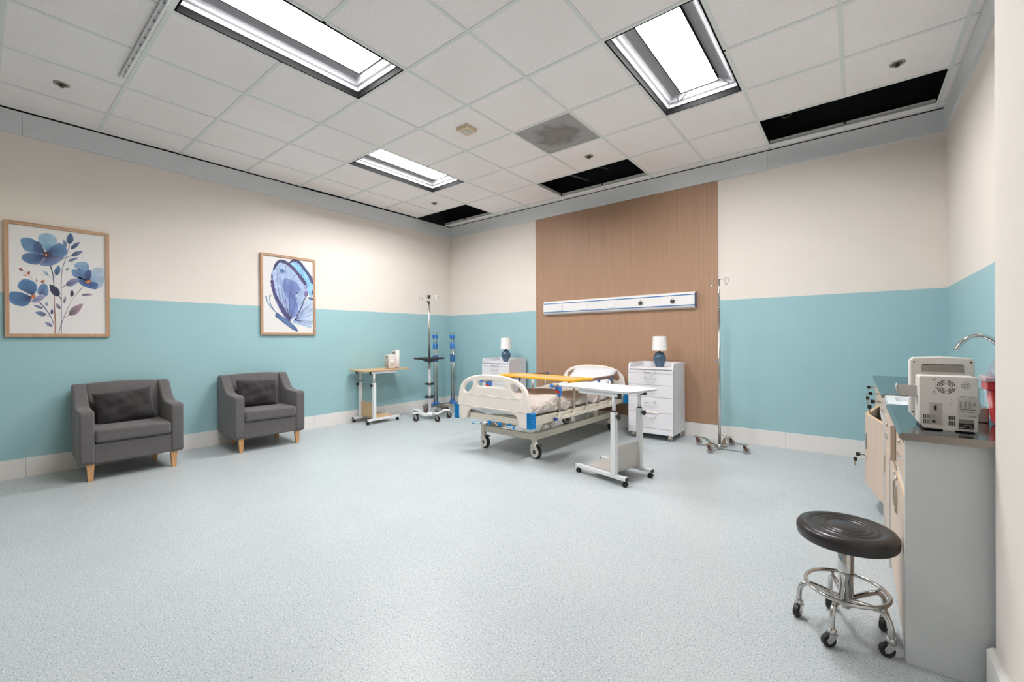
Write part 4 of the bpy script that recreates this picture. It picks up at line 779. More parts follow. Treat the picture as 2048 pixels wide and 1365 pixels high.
# upper frame
m = MB()
for s in (-1, 1): m.box((s * .405, -.945, .335), (s * .435, .942, .412))
m.box((-.405, -.945, .338), (.405, -.915, .398)); m.box((-.405, .912, .338), (.405, .942, .398)); m.box((-.405, -.02, .345), (.405, .02, .385))
m.build('bed_frame', CREAMMETAL, bed, bevel=0.003)
m = MB(); m.box((-.40, -.93, .400), (.40, .93, .412)); m.build('bed_deck', CREAMMETAL, bed, bevel=0.003)
m = MB()
for s in (-1, 1): m.box((s * .315, -.72, .166), (s * .345, .80, .230))
m.box((-.315, -.75, .168), (.315, -.72, .228)); m.box((-.315, .80, .168), (.315, .83, .228))
for s in (-1, 1):
    for y in (-.735, .815): m.box((s * .308, y - .022, .155), (s * .352, y + .022, .238))
m.build('lower_frame', CREAMMETAL, bed, bevel=0.003)
m = MB()
for s in (-1, 1):
    for y in (-.42, .45):
        m.box((s * .300, y - .03, .20), (s * .330, y + .03, .34))
    m.tube([(s * .30, -.62, .215), (s * .30, -.50, .30), (s * .30, -.42, .32)], .010, 8); m.tube([(s * .30, .25, .215), (s * .30, .36, .30), (s * .30, .45, .32)], .010, 8)
m.tube([(-.33, -.46, .275), (.33, -.46, .275)], .012, 10); m.tube([(-.33, .41, .275), (.33, .41, .275)], .012, 10)
for x in (-.07, .07): m.tube([(x, -.90, .325), (x, -.30, .29)], .011, 10)
m.build('lift_linkage', CREAMMETAL, bed)
# casters
def bed_caster(x, y, ang):
    T = TR((x, y, 0), R(ang))
    m = MB(); m.lathe([(.022, .155), (.026, .152), (.026, .140), (.034, .137), (.034, .128), (.020, .122)], 20, M=T)
    pr = [(.032, .128), (-.034, .128), (-.036, .09)] + [(.020 + .056 * cos(R(a)), .064 + .056 * sin(R(a))) for a in range(180, 421, 15)] + [(.036, .118)]
    m.prism([(p[0], p[1]) for p in pr], -.024, .024, 'y', M=T)
    c = m.build('caster', CREAM, bed, bevel=0.003)
    m = MB(); m.cyl((.020, -.020, .063), (.020, .020, .063), .063, n=36, M=T); w = m.build('wheel', RUBBER, c, bevel=0.004)
    m = MB()
    m.cyl((.020, -.0255, .062), (.020, .0255, .062), .021, n=20, M=T); m.cyl((-.008, -.0252, .105), (-.008, .0252, .105), .005, n=10, M=T); m.build('hub_cap', mat('grey_hub', (78, 78, 84), 0.5), c)
    m = MB(); m.box((.030, -.010, .118), (.060, .010, .136), M=T); m.box((.050, -.020, .126), (.092, .020, .133), M=T); m.build('brake_pedal', mat('dark_grey_plastic', (66, 66, 70), 0.4), c)
bed_caster(-.330, -.735, -12); bed_caster(.330, -.735, -12); bed_caster(-.330, .815, 70); bed_caster(.330, .815, 80)
# cranks
for x, dx, dy, dz in ((-.045, -.15, -.05, -.012), (.085, -.06, .03, .03), (.205, .12, -.05, .002)):
    m = MB(); m.box((x - .022, -.955, .308), (x + .022, -.88, .348)); k = m.build('crank_bracket', mat('cream_bracket', (196, 192, 178), 0.4), bed, bevel=0.002)
    m = MB(); m.lathe([(.018, 0), (.020, .004), (.020, .02), (.016, .024)], 20, M=TR((x + .004, -.955, .327), 0, R(90))); m.box((x - .012, -.975, .305), (x + .022, -.955, .340)); m.build('blue_collar', BLUE, k, bevel=0.002)
    m = MB(); m.cyl((x, -.975, .327), (x - .004, -1.0, .325), .009, n=14); m.cyl((x, -.998, .326), (x + dx * .45, -1.0 + dy * .3, .326 + dz * .5), .008, .006, n=12)
    c = m.build('crank_handle', CHROME, k)
    m = MB(); m.cyl((x + dx * .45, -1.0 + dy * .3, .326 + dz * .5), (x + dx * .92, -1.0 + dy * .6, .326 + dz), .0085, n=12)
    m.build('crank_grip', mat('clear_grip', (196, 212, 214), 0.15, var=0.02), k)
    m = MB(); m.cyl((x + dx * .92, -1.0 + dy * .6, .326 + dz), (x + dx, -1.0 + dy * .65, .327 + dz), .0105, n=12)
    m.tube([(x + dx * .95, -1.0 + dy * .6, .337 + dz), (x + dx * .5, -1.0 + dy * .3, .337 + dz * .5)], .0035, 6); m.build('grip_end', BLUE, k)
# side rails
anod = mat('bronze_anodised_rail', (196, 182, 172), 0.28, 0.85, var=0.03)
for s in (-1, 1):
    X = s * .458
    m = MB(); m.box((X - .014, -.555, .342), (X + .014, .62, .372)); lb = m.build('side_rail', CREAMMETAL, bed, bevel=0.003)
    m = MB(); m.box((X - .015, -.580, .343), (X + .015, -.555, .371)); m.box((X - .015, .62, .343), (X + .015, .645, .371)); m.build('end_cap', mat('navy_plastic', (48, 80, 150), 0.4), lb)
    m = MB(); pr = [(.015 * cos(R(a)) + (X), .680 + .018 * sin(R(a))) for a in range(0, 360, 20)]
    m.prism(pr, -.625, .598, 'y', smooth=True); m.build('top_rail', anod, lb)
    m = MB(); m.cyl((X, -.638, .680), (X, -.625, .680), .0185, n=18); m.cyl((X, .598, .680), (X, .606, .680), .0185, n=18); m.build('rail_cap', RAILBLUE, lb)
    for i, y in enumerate((-.497, -.232, .018, .283, .548)):
        m = MB(); m.cyl((X, y, .385), (X, y, .665), .0105, n=16); m.build('rail_post', anod, lb)
        m = MB(); m.box((X - .012, y - .016, .368), (X + .018 * s, y + .016, .408)); m.cyl((X + .016 * s, y, .39), (X + .022 * s, y, .39), .005, n=8); m.build('post_bracket', mat('ivory_bracket', (226, 222, 212), 0.4), lb, bevel=0.002)
        if i:
            m = MB(); m.box((X - .013, y - .010, .640), (X + .013, y + .014, .664)); m.build('rail_clip', RAILBLUE, lb, bevel=0.002)
    m = MB(); m.prism([(-.565, .662), (-.478, .662), (-.480, .610), (-.484, .570), (-.512, .565), (-.512, .615), (-.545, .632)], X - .016, X + .016, 'x'); lt = m.build('latch', RAILBLUE, lb, bevel=0.003)
    m = MB(); m.prism([(-.558, .632), (-.522, .634), (-.508, .616), (-.512, .598), (-.528, .602), (-.532, .614), (-.556, .612)], X - .011, X + .011, 'x'); m.build('release_lever', RED, lt)

# ------------------------------------------------------------------ bedding (world frame of the bed)
BM = TR((2.757, -1.09, 0), R(-1.35))
sheetw = mat('white_sheet', (226, 229, 233), 0.9, var=0.015, bump=0.15, bscale=60, sheen=0.2)
def wr(x, y, s=1.0):
    return s * (.5 * sin(11 * x + 7 * y + 1.3) + .35 * sin(19 * y - 13 * x + .4) + .25 * sin(31 * x + 17 * y) + .15 * sin(47 * y + 23 * x * x))
def backrise(y):  # head end propped up a little
    return 0.0 if y < .25 else .055 * min(1, (y - .25) / .55) ** 1.3
m = MB(); nx, ny = 36, 60; vs = []
hx, y0, y1 = .405, -.935, .915
prof = []      # closed cross-section of the mattress sampled by angle
K = 40
for j in range(ny + 1):
    f = j / ny; y = y0 + (y1 - y0) * f
    endf = min(1, min(f, 1 - f) * ny / 2.2 + .55) ** .5
    for k in range(K):
        a = 2 * pi * k / K
        ca, sa = cos(a), sin(a)
        x = hx * (abs(ca) ** .25) * (1 if ca > 0 else -1) * (0.97 + .03 * endf)
        z = .457 + .043 * (abs(sa) ** .35) * (1 if sa > 0 else -1) * endf + backrise(y)
        if sa > 0: z += wr(x * .7, y, .003)
        sag = wr(x, 0, .004) if f < .05 else 0
        vs.append((x + wr(y, z * 3, .003), y + (wr(x * 1.2, z * 4, .006) if f < .02 else 0), z + sag))
m.add(vs, [(j * K + k, j * K + (k + 1) % K, (j + 1) * K + (k + 1) % K, (j + 1) * K + k) for j in range(ny) for k in range(K)], True)
m.add(vs[:K], [tuple(range(K))[::-1]], True); m.add(vs[-K:], [tuple(range(K))], True)
ma = m.build('mattress', sheetw); ma.matrix_world = BM
tag(ma, 'white-sheeted mattress lying on the hospital bed', 'mattress')
# sagging hem of sheet at the foot
m = MB(); vs = []; n = 40
for i in range(n + 1):
    x = -.40 + .80 * i / n; sagz = .392 + .028 * abs(sin(2.2 * x * 3 + .5)) ** .8 + .02 * (abs(x) / .4) ** 3
    for j in range(7):
        f = j / 6; vs.append((x, -.939 - .006 * sin(pi * f) - .003 * sin(30 * x + 5 * f), .475 + (sagz - .475) * f))
m.add(vs, [(i * 7 + j, i * 7 + j + 1, (i + 1) * 7 + j + 1, (i + 1) * 7 + j) for i in range(n) for j in range(6)], True)
o = m.build('sheet_hem', sheetw, ma); so = o.modifiers.new('s', 'SOLIDIFY'); so.thickness = .002
# cream waffle blanket
wm = waffle('cream_waffle_blanket', (226, 213, 202))
def bump(x, y, cx, cy, sx, sy, a, h):
    c, s = cos(a), sin(a); u = (x - cx) * c + (y - cy) * s; v = -(x - cx) * s + (y - cy) * c
    return h * math.exp(-(u / sx) ** 2 - (v / sy) ** 2)
def bh(x, y):
    h = .508 + backrise(y)
    for b in [(.28, -.74, .28, .07, .45, .045), (.34, -.40, .22, .08, -.35, .050), (.10, -.60, .30, .05, .5, .018), (.30, .02, .28, .07, .5, .040), (.2, -.2, .2, .05, .9, .022), (.30, .35, .2, .1, 0, .03),
              (-.1, .02, .40, .07, .12, .045), (.05, .22, .45, .08, -.1, .055), (-.25, -.3, .3, .05, .4, .014), (0, -.55, .5, .04, .1, .010), (-.2, -.75, .3, .05, -.2, .012), (.12, .50, .35, .09, .1, .045), (-.15, .42, .25, .09, -.3, .03)]:
        h += bump(x, y, *b)
    return h + wr(x * 1.3, y, .0035)
m = MB(); vs = []; nx, ny = 90, 120
y0, y1 = -.900, .66
for j in range(ny + 1):
    f = j / ny
    for i in range(nx + 1):
        u = -1 + 2 * i / nx; yy = y0 + (y1 - y0) * f + .02 * sin(5 * u + 1)
        s = abs(u); edge = .80; sg = 1 if u > 0 else -1
        if s < edge:
            x = u / edge * .40; z = bh(x, yy)
        else:
            q = (s - edge) / (1 - edge); xe = sg * .40; zt = bh(xe, yy)
            drop = zt - (.435 + .012 * sin(9 * yy + 2 * sg) + .008 * sin(23 * yy))
            a = min(1, q * 1.6)
            x = sg * (.40 + .028 * sin(min(1, q * 2) * pi / 2) + .006 * sin(17 * yy + q * 3)); z = zt - drop * (q ** 1.3)
        if f < .04: z -= (.04 - f) / .04 * .012
        vs.append((x, yy, z))
m.add(vs, [(j * (nx + 1) + i, j * (nx + 1) + i + 1, (j + 1) * (nx + 1) + i + 1, (j + 1) * (nx + 1) + i) for j in range(ny) for i in range(nx)], True)
bl = m.build('blanket', wm); bl.matrix_world = BM; so = bl.modifiers.new('s', 'SOLIDIFY'); so.thickness = .006; so.offset = 1
tag(bl, 'rumpled cream waffle blanket spread over the mattress', 'blanket')
# pillow against the headboard
m = pillow_mb(.64, .36, .13, 21, .012)
p = m.build('pillow', mat('white_cotton', (222, 222, 226), 0.9, var=0.01, bump=0.1, bscale=50, sheen=0.2))
p.matrix_world = BM @ Matrix.Translation((.055, .800, .642)) @ Matrix.Rotation(R(-3), 4, 'Z') @ Matrix.Rotation(R(36), 4, 'X')
tag(p, 'white pillow leaning against the headboard of the bed', 'pillow')
# orange tray board across the rails
yel = mat('orange_yellow_plastic', (244, 178, 36), 0.4, var=0.02)
tb = thing('bed_tray', 'orange wood-look tray board lying across the two side rails of the bed', 'bed tray', (2.757, -1.232, .6985), R(-7.5))
m = MB(); m.box((-.50, -.155, .002), (.50, .155, .014)); m.build('board', wood('orange_wood_laminate', (226, 172, 112), (238, 190, 132), 'x', fine=25, rough=0.35), tb, bevel=0.003)
m = MB()
for s in (-1, 1):
    m.box((-.50, s * .150, .000), (.50, s * .168, .018))
m.build('edge_trim', yel, tb, bevel=0.003)
for s in (-1, 1):
    m = MB(); m.box((s * .49, -.17, .0), (s * .545, .17, .020)); m.box((s * .49, -.17, -.008), (s * .545, -.12, .0)); m.box((s * .49, .12, -.008), (s * .545, .17, .0)); m.build('end_grip', yel, tb, bevel=0.005, seg=3)
# ------------------------------------------------------------------ drawer chests and lamps
def chest(label, loc):
    """local: front at y=-.41, back y=0, width .505"""
    t = thing('drawer_chest', label, 'chest of drawers', loc, 0, 'white drawer chests beside the bed')
    w, d = .2525, .41; z0, zt = .068, .800
    m = MB(); m.box((-w + .018, -d + .02, z0), (w - .018, -.004, zt - .02)); m.build('carcass', LACQ, t)
    for s in (-1, 1):
        pr = [(-d + .008, z0), (-.0, z0), (0, zt + .050), (-d + .040, zt + .050), (-d + .020, zt + .040), (-d + .008, zt + .012)]
        m = MB(); m.prism(pr, s * w, s * (w - .018), 'x'); m.build('side_panel', LACQ, t, bevel=0.002)
    m = MB(); m.box((-w + .018, -.018, zt), (w - .018, 0, zt + .050)); m.build('back_lip', LACQ, t, bevel=0.001)
    m = MB(); m.box((-w + .018, -d - .008, zt - .020), (w - .018, -.018, zt)); m.build('top', LACQ, t, bevel=0.003)
    m = MB(); m.box((-w, -d, z0), (w, -d + .018, .126)); m.build('plinth', LACQ, t, bevel=0.001)
    zs = [.128, .302, .472, .607, .735, .778]
    g = .0015
    for i in range(5):
        m = MB(); m.box((-w, -d, zs[i] + g), (w, -d + .018, zs[i + 1] - g)); dr = m.build('drawer', LACQ, t, bevel=0.0012)
        hzv = zs[i + 1] - .050 if i < 4 else .756
        m = MB(); P = [(-.062, -d, hzv + .006), (-.060, -d - .014, hzv + .004), (-.045, -d - .026, hzv - .006), (-.02, -d - .029, hzv - .010), (.02, -d - .029, hzv - .010), (.045, -d - .026, hzv - .006), (.060, -d - .014, hzv + .004), (.062, -d, hzv + .006)]
        m.tube(crom(P, 4, False), .0042, 8); m.build('handle', CHROME, dr)
    m = MB(); m.box((-.055, -d - .002, .303), (.095, -d + .001, .309)); m.box((-.055, -d - .010, .300), (.095, -d - .002, .303)); m.build('pull_strip', CREAM, t)
    for x in (-.205, .205):
        for y in (-.365, -.05):
            m = MB(); m.cyl((x, y, z0), (x, y, .052), .012, n=10); m.box((x - .014, y - .018, .03), (x + .014, y + .018, .058))
            c = m.build('caster', CREAM, t, bevel=0.002)
            m = MB()
            for q in (-.017, .007): m.cyl((x + q, y + .008, .029), (x + q + .010, y + .008, .029), .029, n=20)
            m.build('wheel', mat('grey_cream_wheel', (196, 190, 178), 0.5), c, bevel=0.002)
    return t
ch = chest('white drawer chest on casters to the right of the bed', (3.665, -.055, 0))
dup(ch, 'white drawer chest to the left of the bed, half hidden by the footboard', (1.385, -.045, 0), R(1.0))
glz = mat('slate_blue_glaze', (62, 88, 110), 0.12, var=0.18, scale=60, coat=0.6)
shade = mat('white_fabric_shade', (238, 236, 236), 0.9, var=0.01, bump=0.2, bscale=300)
def lamp(label, loc):
    t = thing('table_lamp', label, 'table lamp', loc, 0, 'bedside lamps')
    k = .98
    pr = [(.0001, 0), (.040, 0), (.043, .004), (.052, .030), (.066, .068), (.070, .095), (.067, .120), (.055, .142), (.041, .150), (.040, .156), (.043, .160), (.041, .166), (.030, .168), (.0001, .169)]
    pr = [(r, z * k) for r, z in pr]
    m = MB(); m.lathe(pr, 36); b = m.build('base', glz, t)
    for s in (-1, 1):
        m = MB(); m.tube([(s * .038, 0, .160 * k), (s * .048, 0, .155 * k), (s * .048, 0, .140 * k)], .005, 8); m.build('lug', glz, b)
    m = MB(); m.cyl((0, 0, .165), (0, 0, .19), .012, n=14); m.cyl((0, 0, .18), (0, 0, .25), .008, n=10); m.build('socket', BLACK, t)
    m = MB(); m.lathe([(.080, .184), (.0715, .348)], 40); m.lathe([(.0785, .184), (.070, .348)], 40); o = m.build('shade', shade, t)
    bm = bmesh.new(); bm.from_mesh(o.data)   # drop the end caps, keep open shade walls, join rims
    bmesh.ops.delete(bm, geom=[f for f in bm.faces if len(f.verts) > 4], context='FACES')
    bm.to_mesh(o.data); bm.free()
    m = MB()
    for z, r in ((.184, .0795), (.348, .071)): m.tube([(r * cos(2 * pi * i / 40), r * sin(2 * pi * i / 40), z) for i in range(40)], .0012, 6, True)
    m.tube([(-.069, 0, .335), (.069, 0, .335)], .0015, 6); m.tube([(0, -.069, .335), (0, .069, .335)], .0015, 6); m.build('shade_ring', CHROME, t)
    return t
lp = lamp('blue ceramic lamp with white shade on the drawer chest right of the bed', (3.712, -.290, .8005))
dup(lp, 'blue ceramic lamp with white shade on the drawer chest left of the bed', (1.470, -.300, .8005))

# ------------------------------------------------------------------ IV poles
def swivel(m1, m2, c, ang, r=.032, w=.018, top=.09):
    """fork + wheel at c (floor point)"""
    T = TR((c[0], c[1], 0), R(ang))
    m1.cyl((0, 0, top), (0, 0, top - .015), .012, n=12, M=T)
    for s in (-1, 1):
        m1.prism([(-.014, top - .015), (.016, top - .015), (.030, r + .008), (.026, r - .008), (.014, r - .006), (-.006, r + .02)], s * (w / 2 + .004), s * (w / 2 + .001), 'y', M=T)
    m1.box((-.014, -w / 2 - .004, top - .018), (.016, w / 2 + .004, top - .013), M=T)
    m2.cyl((.018, -w / 2, r), (.018, w / 2, r), r, n=24, M=T)
    m1.cyl((.018, -w / 2 - .006, r), (.018, w / 2 + .006, r), .006, n=10, M=T)
# chrome pole at the right of the bed
iv = thing('iv_pole', 'bare chrome IV pole on a four-wheeled flat cross base right of the brown panel', 'IV pole', (4.372, -.445, 0), R(-11.5))
m = MB(); m.cyl((0, 0, .035), (0, 0, 1.40), .0125, n=20); pl = m.build('pole', CHROME, iv)
m = MB(); m.cyl((0, 0, 1.40), (0, 0, 1.715), .0095, n=16); m.cyl((0, 0, 1.398), (0, 0, 1.404), .0135, n=20); m.build('extension', CHROME, pl)
m = MB(); m.cyl((-.0125, 0, .885), (-.024, 0, .885), .007, n=12); m.build('knob', RAILBLUE, pl)
m = MB()
for s in (-1, 1):
    P = [(0, 0, 1.712), (s * .045, 0, 1.712), (s * .056, 0, 1.708), (s * .060, 0, 1.69), (s * .063, 0, 1.668), (s * .071, 0, 1.656), (s * .080, 0, 1.660), (s * .094, 0, 1.69), (s * .099, -.0, 1.706), (s * .093, 0, 1.718), (s * .062, -.004, 1.720)]
    m.tube(crom(P, 4, False), .0026, 8)
m.build('hook', CHROME, iv)
fb = mat('brushed_steel_plate', (186, 178, 166), 0.28, 1.0, var=0.08, scale=30)
for a in (0, 90, 180, 270):
    T = TR((0, 0, 0), R(a))
    pr = [(0, .030), (.07, .030), (.15, .082), (.265, .084), (.265, .088), (.148, .087), (.068, .035), (0, .035)]
    m = MB(); m.prism(pr, -.022, .022, 'y', M=T); arm = m.build('base_arm', fb, iv)
    m1, m2 = MB(), MB(); swivel(m1, m2, (.236 * cos(R(a)), .236 * sin(R(a))), 15 - 0, .032, .02, .084)
    m1.build('fork', mat('brown_bronze_fork', (126, 92, 80), 0.35, 0.7, var=0.1), arm); m2.build('wheel', mat('grey_rubber_wheel', (150, 150, 152), 0.6), arm, bevel=0.003)
m = MB(); m.cyl((0, 0, .026), (0, 0, .05), .022, n=20); m.tube([(.010, .015, .14), (.05, .02, .148), (.058, .022, .14), (.058, .022, .05)], .0045, 8); m.build('foot_handle', CHROME, iv)

# pole with round tray near the corner
ivt = thing('iv_pole', 'tall IV pole with black round tray and white five-star wheeled base near the corner', 'IV pole', (.706, -1.092, 0))
m = MB(); m.cyl((0, 0, .08), (0, 0, .81), .0195, n=22); m.build('lower_pole', WHITE, ivt)
m = MB(); m.cyl((0, 0, .81), (0, 0, 1.63), .0115, n=18); up = m.build('upper_pole', STEEL, ivt)
m = MB(); m.cyl((0, 0, 1.63), (0, 0, 1.72), .0075, n=12); m.build('inner_rod', CHROME, up)
m = MB(); m.cyl((0, 0, 1.635), (0, 0, 1.675), .015, n=16); m.ball((-.014, -.01, 1.672), .012); m.build('clamp', BLACK, up, bevel=0.002)
m = MB(); m.box((-.014, -.014, 1.715), (.014, .014, 1.762)); hd = m.build('hook_block', BLACK, ivt, bevel=0.003)
for a in (38, 128, 218, 308):
    T = TR((0, 0, 0), R(a))
    P = [(.010, 0, 1.752), (.12, 0, 1.752), (.130, 0, 1.748), (.138, 0, 1.73), (.130, 0, 1.708), (.112, 0, 1.700), (.096, 0, 1.712), (.094, 0, 1.735)]
    m = MB(); m.tube(crom(P, 4, False), .0032, 8, M=T); m.build('hook', CHROME, hd)
m = MB(); m.lathe([(.0001, .812), (.030, .806), (.045, .812), (.120, .842), (.150, .850), (.214, .853), (.222, .862), (.218, .870), (.208, .868), (.200, .862), (.0115, .860)], 48); m.build('tray', BLACK, ivt)
for z in (.500, .313):
    m = MB(); m.lathe([(.020, z - .010), (.062, z - .012), (.066, z - .004), (.066, z + .006), (.060, z + .012), (.052, z + .006), (.020, z + .004)], 32); m.build('cable_ring', BLACK, ivt)
for a in (-93, -21, 51, 123, 195):
    T = TR((0, 0, 0), R(a)); vs = []
    P = [(.0, .062), (.06, .060), (.11, .066), (.15, .085), (.19, .108), (.235, .116), (.285, .112)]
    m = MB(); pr = [(x, z + .014) for x, z in P] + [(x, z - .013) for x, z in reversed(P)]
    m.prism(pr, -.022, .022, 'y', M=T); arm = m.build('base_arm', WHITE, ivt, bevel=0.006, seg=3)
    m1, m2 = MB(), MB(); cx, cy = .258 * cos(R(a)), .258 * sin(R(a)); swivel(m1, m2, (cx, cy), {-93: 62, -21: 30, 51: 75, 123: 45, 195: 15}[a], .038, .022, .104)
    m1.build('fork', STEEL, arm); m2.build('wheel', RUBBER, arm, bevel=0.003)
m = MB(); m.lathe([(.035, .048), (.045, .055), (.045, .075), (.030, .09), (.020, .095)], 28); m.build('hub', WHITE, ivt)

# folded stands with blue fittings in the corner
def blue_stand(label, loc, rz, dz=0.0):
    t = thing('iv_stand', label, 'IV pole', loc, rz, 'slim steel and blue IV stands in the corner')
    m = MB(); m.cyl((0, 0, .10), (0, 0, 1.06), .0125, n=16); m.build('pole', STEEL, t)
    m = MB(); m.cyl((0, 0, 1.06), (0, 0, 1.20 + dz), .009, n=12); m.build('extension', STEEL, t)
    m = MB(); m.lathe([(.015, .985), (.019, 1.0), (.017, 1.045), (.020, 1.06), (.014, 1.065)], 18); m.build('collar', RAILBLUE, t)
    m = MB(); m.lathe([(.012, 1.135 + dz), (.018, 1.15 + dz), (.018, 1.17 + dz), (.030, 1.185 + dz), (.030, 1.198 + dz), (.010, 1.205 + dz)], 16); hb = m.build('hook_hub', RAILBLUE, t)
    for a in (20, 110, 200, 290):
        T = TR((0, 0, dz), R(a)); m = MB(); m.tube(crom([(.006, 0, 1.20), (.008, 0, 1.235), (.022, 0, 1.252), (.036, 0, 1.244), (.038, 0, 1.225)], 4, False), .0022, 6, M=T); m.ball((.038, 0, 1.222), .004, M=T); m.build('hook', CHROME, hb)
    m = MB(); m.cyl((0, 0, .775), (0, 0, .885), .0175, n=16); gp = m.build('grip', mat('navy_grip', (34, 84, 140), 0.5), t)
    m = MB()
    for z in (.79, .812, .834, .856, .878): m.cyl((0, 0, z - .004), (0, 0, z + .004), .0205, n=16)
    m.build('grip_ring', mat('light_blue_ring', (70, 128, 190), 0.5), gp)
    m = MB(); m.lathe([(.020, .105), (.026, .115), (.026, .150), (.016, .155)], 16); m.box((-.035, -.022, .108), (.035, .022, .122)); m.build('base_clamp', RAILBLUE, t)
    m = MB(); m.box((-.185, -.020, .082), (.185, .020, .106)); m.box((-.165, -.012, .074), (.165, .012, .084)); ba = m.build('base_bar', fb, t, bevel=0.002)
    for x in (-.16, .14):
        m1, m2 = MB(), MB(); swivel(m1, m2, (x, 0), 0, .026, .018, .082); m1.build('fork', STEEL, ba); w = m2.build('wheel', RUBBER, ba, bevel=0.002)
        m = MB(); m.cyl((x + .018, -.0105, .026), (x + .018, .0105, .026), .018, n=18); m.build('wheel_rim', mat('orange_rim', (196, 84, 56), 0.5), ba)
    return t
bs = blue_stand('steel IV stand with blue fittings, front one of the pair beside the tray pole', (.345, -.690, 0), R(38))
dup(bs, 'steel IV stand with blue fittings, rear one of the pair beside the tray pole', (.232, -.535, 0), R(38))
dup(bs, 'steel IV stand with blue fittings, left one of the pair nearest the footboard', (.300, -.285, 0), R(56))
dup(bs, 'steel IV stand with blue fittings, right one of the pair nearest the footboard', (.480, -.400, 0), R(56))

# ------------------------------------------------------------------ stool
st = thing('rolling_stool', 'black padded chrome rolling stool touching the cabinets', 'stool', (5.412, -3.056, 0))
vin = mat('black_vinyl', (44, 40, 40), 0.33, var=0.04, coat=0.1)
pr = [(.0001, .392), (.05, .392), (.120, .3885), (.146, .380), (.152, .366), (.152, .352)]
pr = [(.0001, .348), (.146, .348), (.153, .350), (.157, .356), (.159, .372), (.158, .386), (.150, .398), (.134, .403), (.118, .402), (.110, .398), (.106, .397), (.102, .400), (.094, .402), (.088, .399), (.084, .397),
      (.080, .400), (.073, .402), (.067, .399), (.063, .396), (.059, .399), (.054, .401), (.046, .402), (.03, .405), (.0001, .406)]
m = MB(); m.lathe(pr, 64); m.build('seat', vin, st)
m = MB(); m.cyl((0, 0, .29), (0, 0, .352), .013, n=18); m.cyl((0, 0, .342), (0, 0, .350), .05, n=24); m.build('gas_lift', CHROME, st)
m = MB(); m.lathe([(.0001, .085), (.014, .087), (.016, .095), (.022, .098), (.024, .215), (.0245, .216), (.0255, .222), (.0255, .305), (.022, .308), (.0001, .308)], 32); m.build('column', CHROME, st)
m = MB(); m.lathe([(.0235, .300), (.0262, .302), (.0262, .309), (.018, .311)], 28); m.build('column_collar', BLACK, st)
m = MB(); m.tube([(.128 * cos(2 * pi * i / 60), .128 * sin(2 * pi * i / 60), .164) for i in range(60)], .0075, 12, True); m.build('foot_ring', CHROME, st)
for a in (183, 255, 327, 39, 111):
    T = TR((0, 0, 0), R(a))
    P = [(.018, 0, .122), (.06, 0, .132), (.098, 0, .140), (.122, 0, .140), (.138, 0, .130), (.147, 0, .112), (.150, 0, .088), (.150, 0, .062)]
    m = MB(); m.tube(crom(P, 5, False), .0095, 12, M=T); m.tube([(.125, 0, .140), (.127, 0, .158)], .006, 8, M=T); lg = m.build('leg', CHROME, st)
    m = MB(); cx, cy = .150 * cos(R(a)), .150 * sin(R(a))
    TT = TR((cx, cy, 0), R({183: 250, 255: 215, 327: 200, 39: 250, 111: 260}[a]))
    m.lathe([(.013, .068), (.015, .064), (.015, .052), (.011, .048)], 18, M=TT)
    for s in (-1, 1): m.prism([(-.014, .050), (.012, .050), (.024, .030), (.020, .016), (.008, .018), (-.008, .036)], s * .0125, s * .0105, 'y', M=TT)
    m.box((-.014, -.0125, .046), (.012, .0125, .051), M=TT); m.cyl((.012, -.016, .0235), (.012, .016, .0235), .004, n=10, M=TT); ca = m.build('caster', CHROME, lg)
    m = MB()
    m.cyl((.012, -.0092, .0235), (.012, .0092, .0235), .0235, n=24, M=TT); m.build('wheel', BLACK, ca, bevel=0.003)
# ------------------------------------------------------------------ base cabinets along the right wall
maple = wood('pale_maple_laminate', (200, 178, 160), (212, 190, 172), 'z', fine=70, rough=0.4)
edgeb = wood('maple_edge_band', (222, 190, 156), (230, 200, 164), 'z', fine=30)
body = mat('white_melamine', (222, 223, 223), 0.5, var=0.01)
steelt = mat('stainless_top', (118, 126, 130), 0.16, 1.0, var=0.05, scale=4)
steele = mat('stainless_edge', (150, 144, 138), 0.3, 1.0, var=0.03)
XF, XR, ZT = 5.574, W, .770            # front plane of the fronts, wall, carcass top
def carcass(name_label, y0, y1, zt=ZT):
    t = thing('base_cabinet', name_label, 'cabinet', (XF, (y0 + y1) / 2, 0)); d = (y1 - y0) / 2; D = XR - XF
    m = MB()
    m.box((.020, -d, .045), (D - .004, -d + .018, zt)); m.box((.020, d - .018, .045), (D - .004, d, zt)); m.box((.020, -d + .018, .045), (D - .004, d - .018, .063)); m.box((D - .02, -d + .018, .063), (D - .004, d - .018, zt))
    m.box((.004, -d + .002, .574), (D - .02, d - .002, .604)); m.box((.02, -d + .018, zt - .016), (D - .02, d - .018, zt))
    m.build('body', body, t, bevel=0.001)
    m = MB(); m.box((.030, -d, 0), (D - .004, d, .045)); m.build('plinth', body, t)
    return t, d
def bar_handle(m, p0, p1, off):
    p0, p1 = V(p0), V(p1); o = V((-off, 0, 0)); dd = (p1 - p0).normalized() * .012
    w_ = V((0, 0, .004)) if abs(dd.z) < abs(dd.y) else V((0, .004, 0)); q = o * .7
    vs = [p0 - w_, p0 + w_, p1 + w_, p1 - w_, p0 + q + dd - w_, p0 + q + dd + w_, p1 + q - dd + w_, p1 + q - dd - w_]
    m.add(vs, [(0, 1, 2, 3), (7, 6, 5, 4), (0, 4, 5, 1), (1, 5, 6, 2), (2, 6, 7, 3), (3, 7, 4, 0)])
def lock(m, x, y, z): m.cyl((x, y, z), (x - .006, y, z), .0085, n=14)
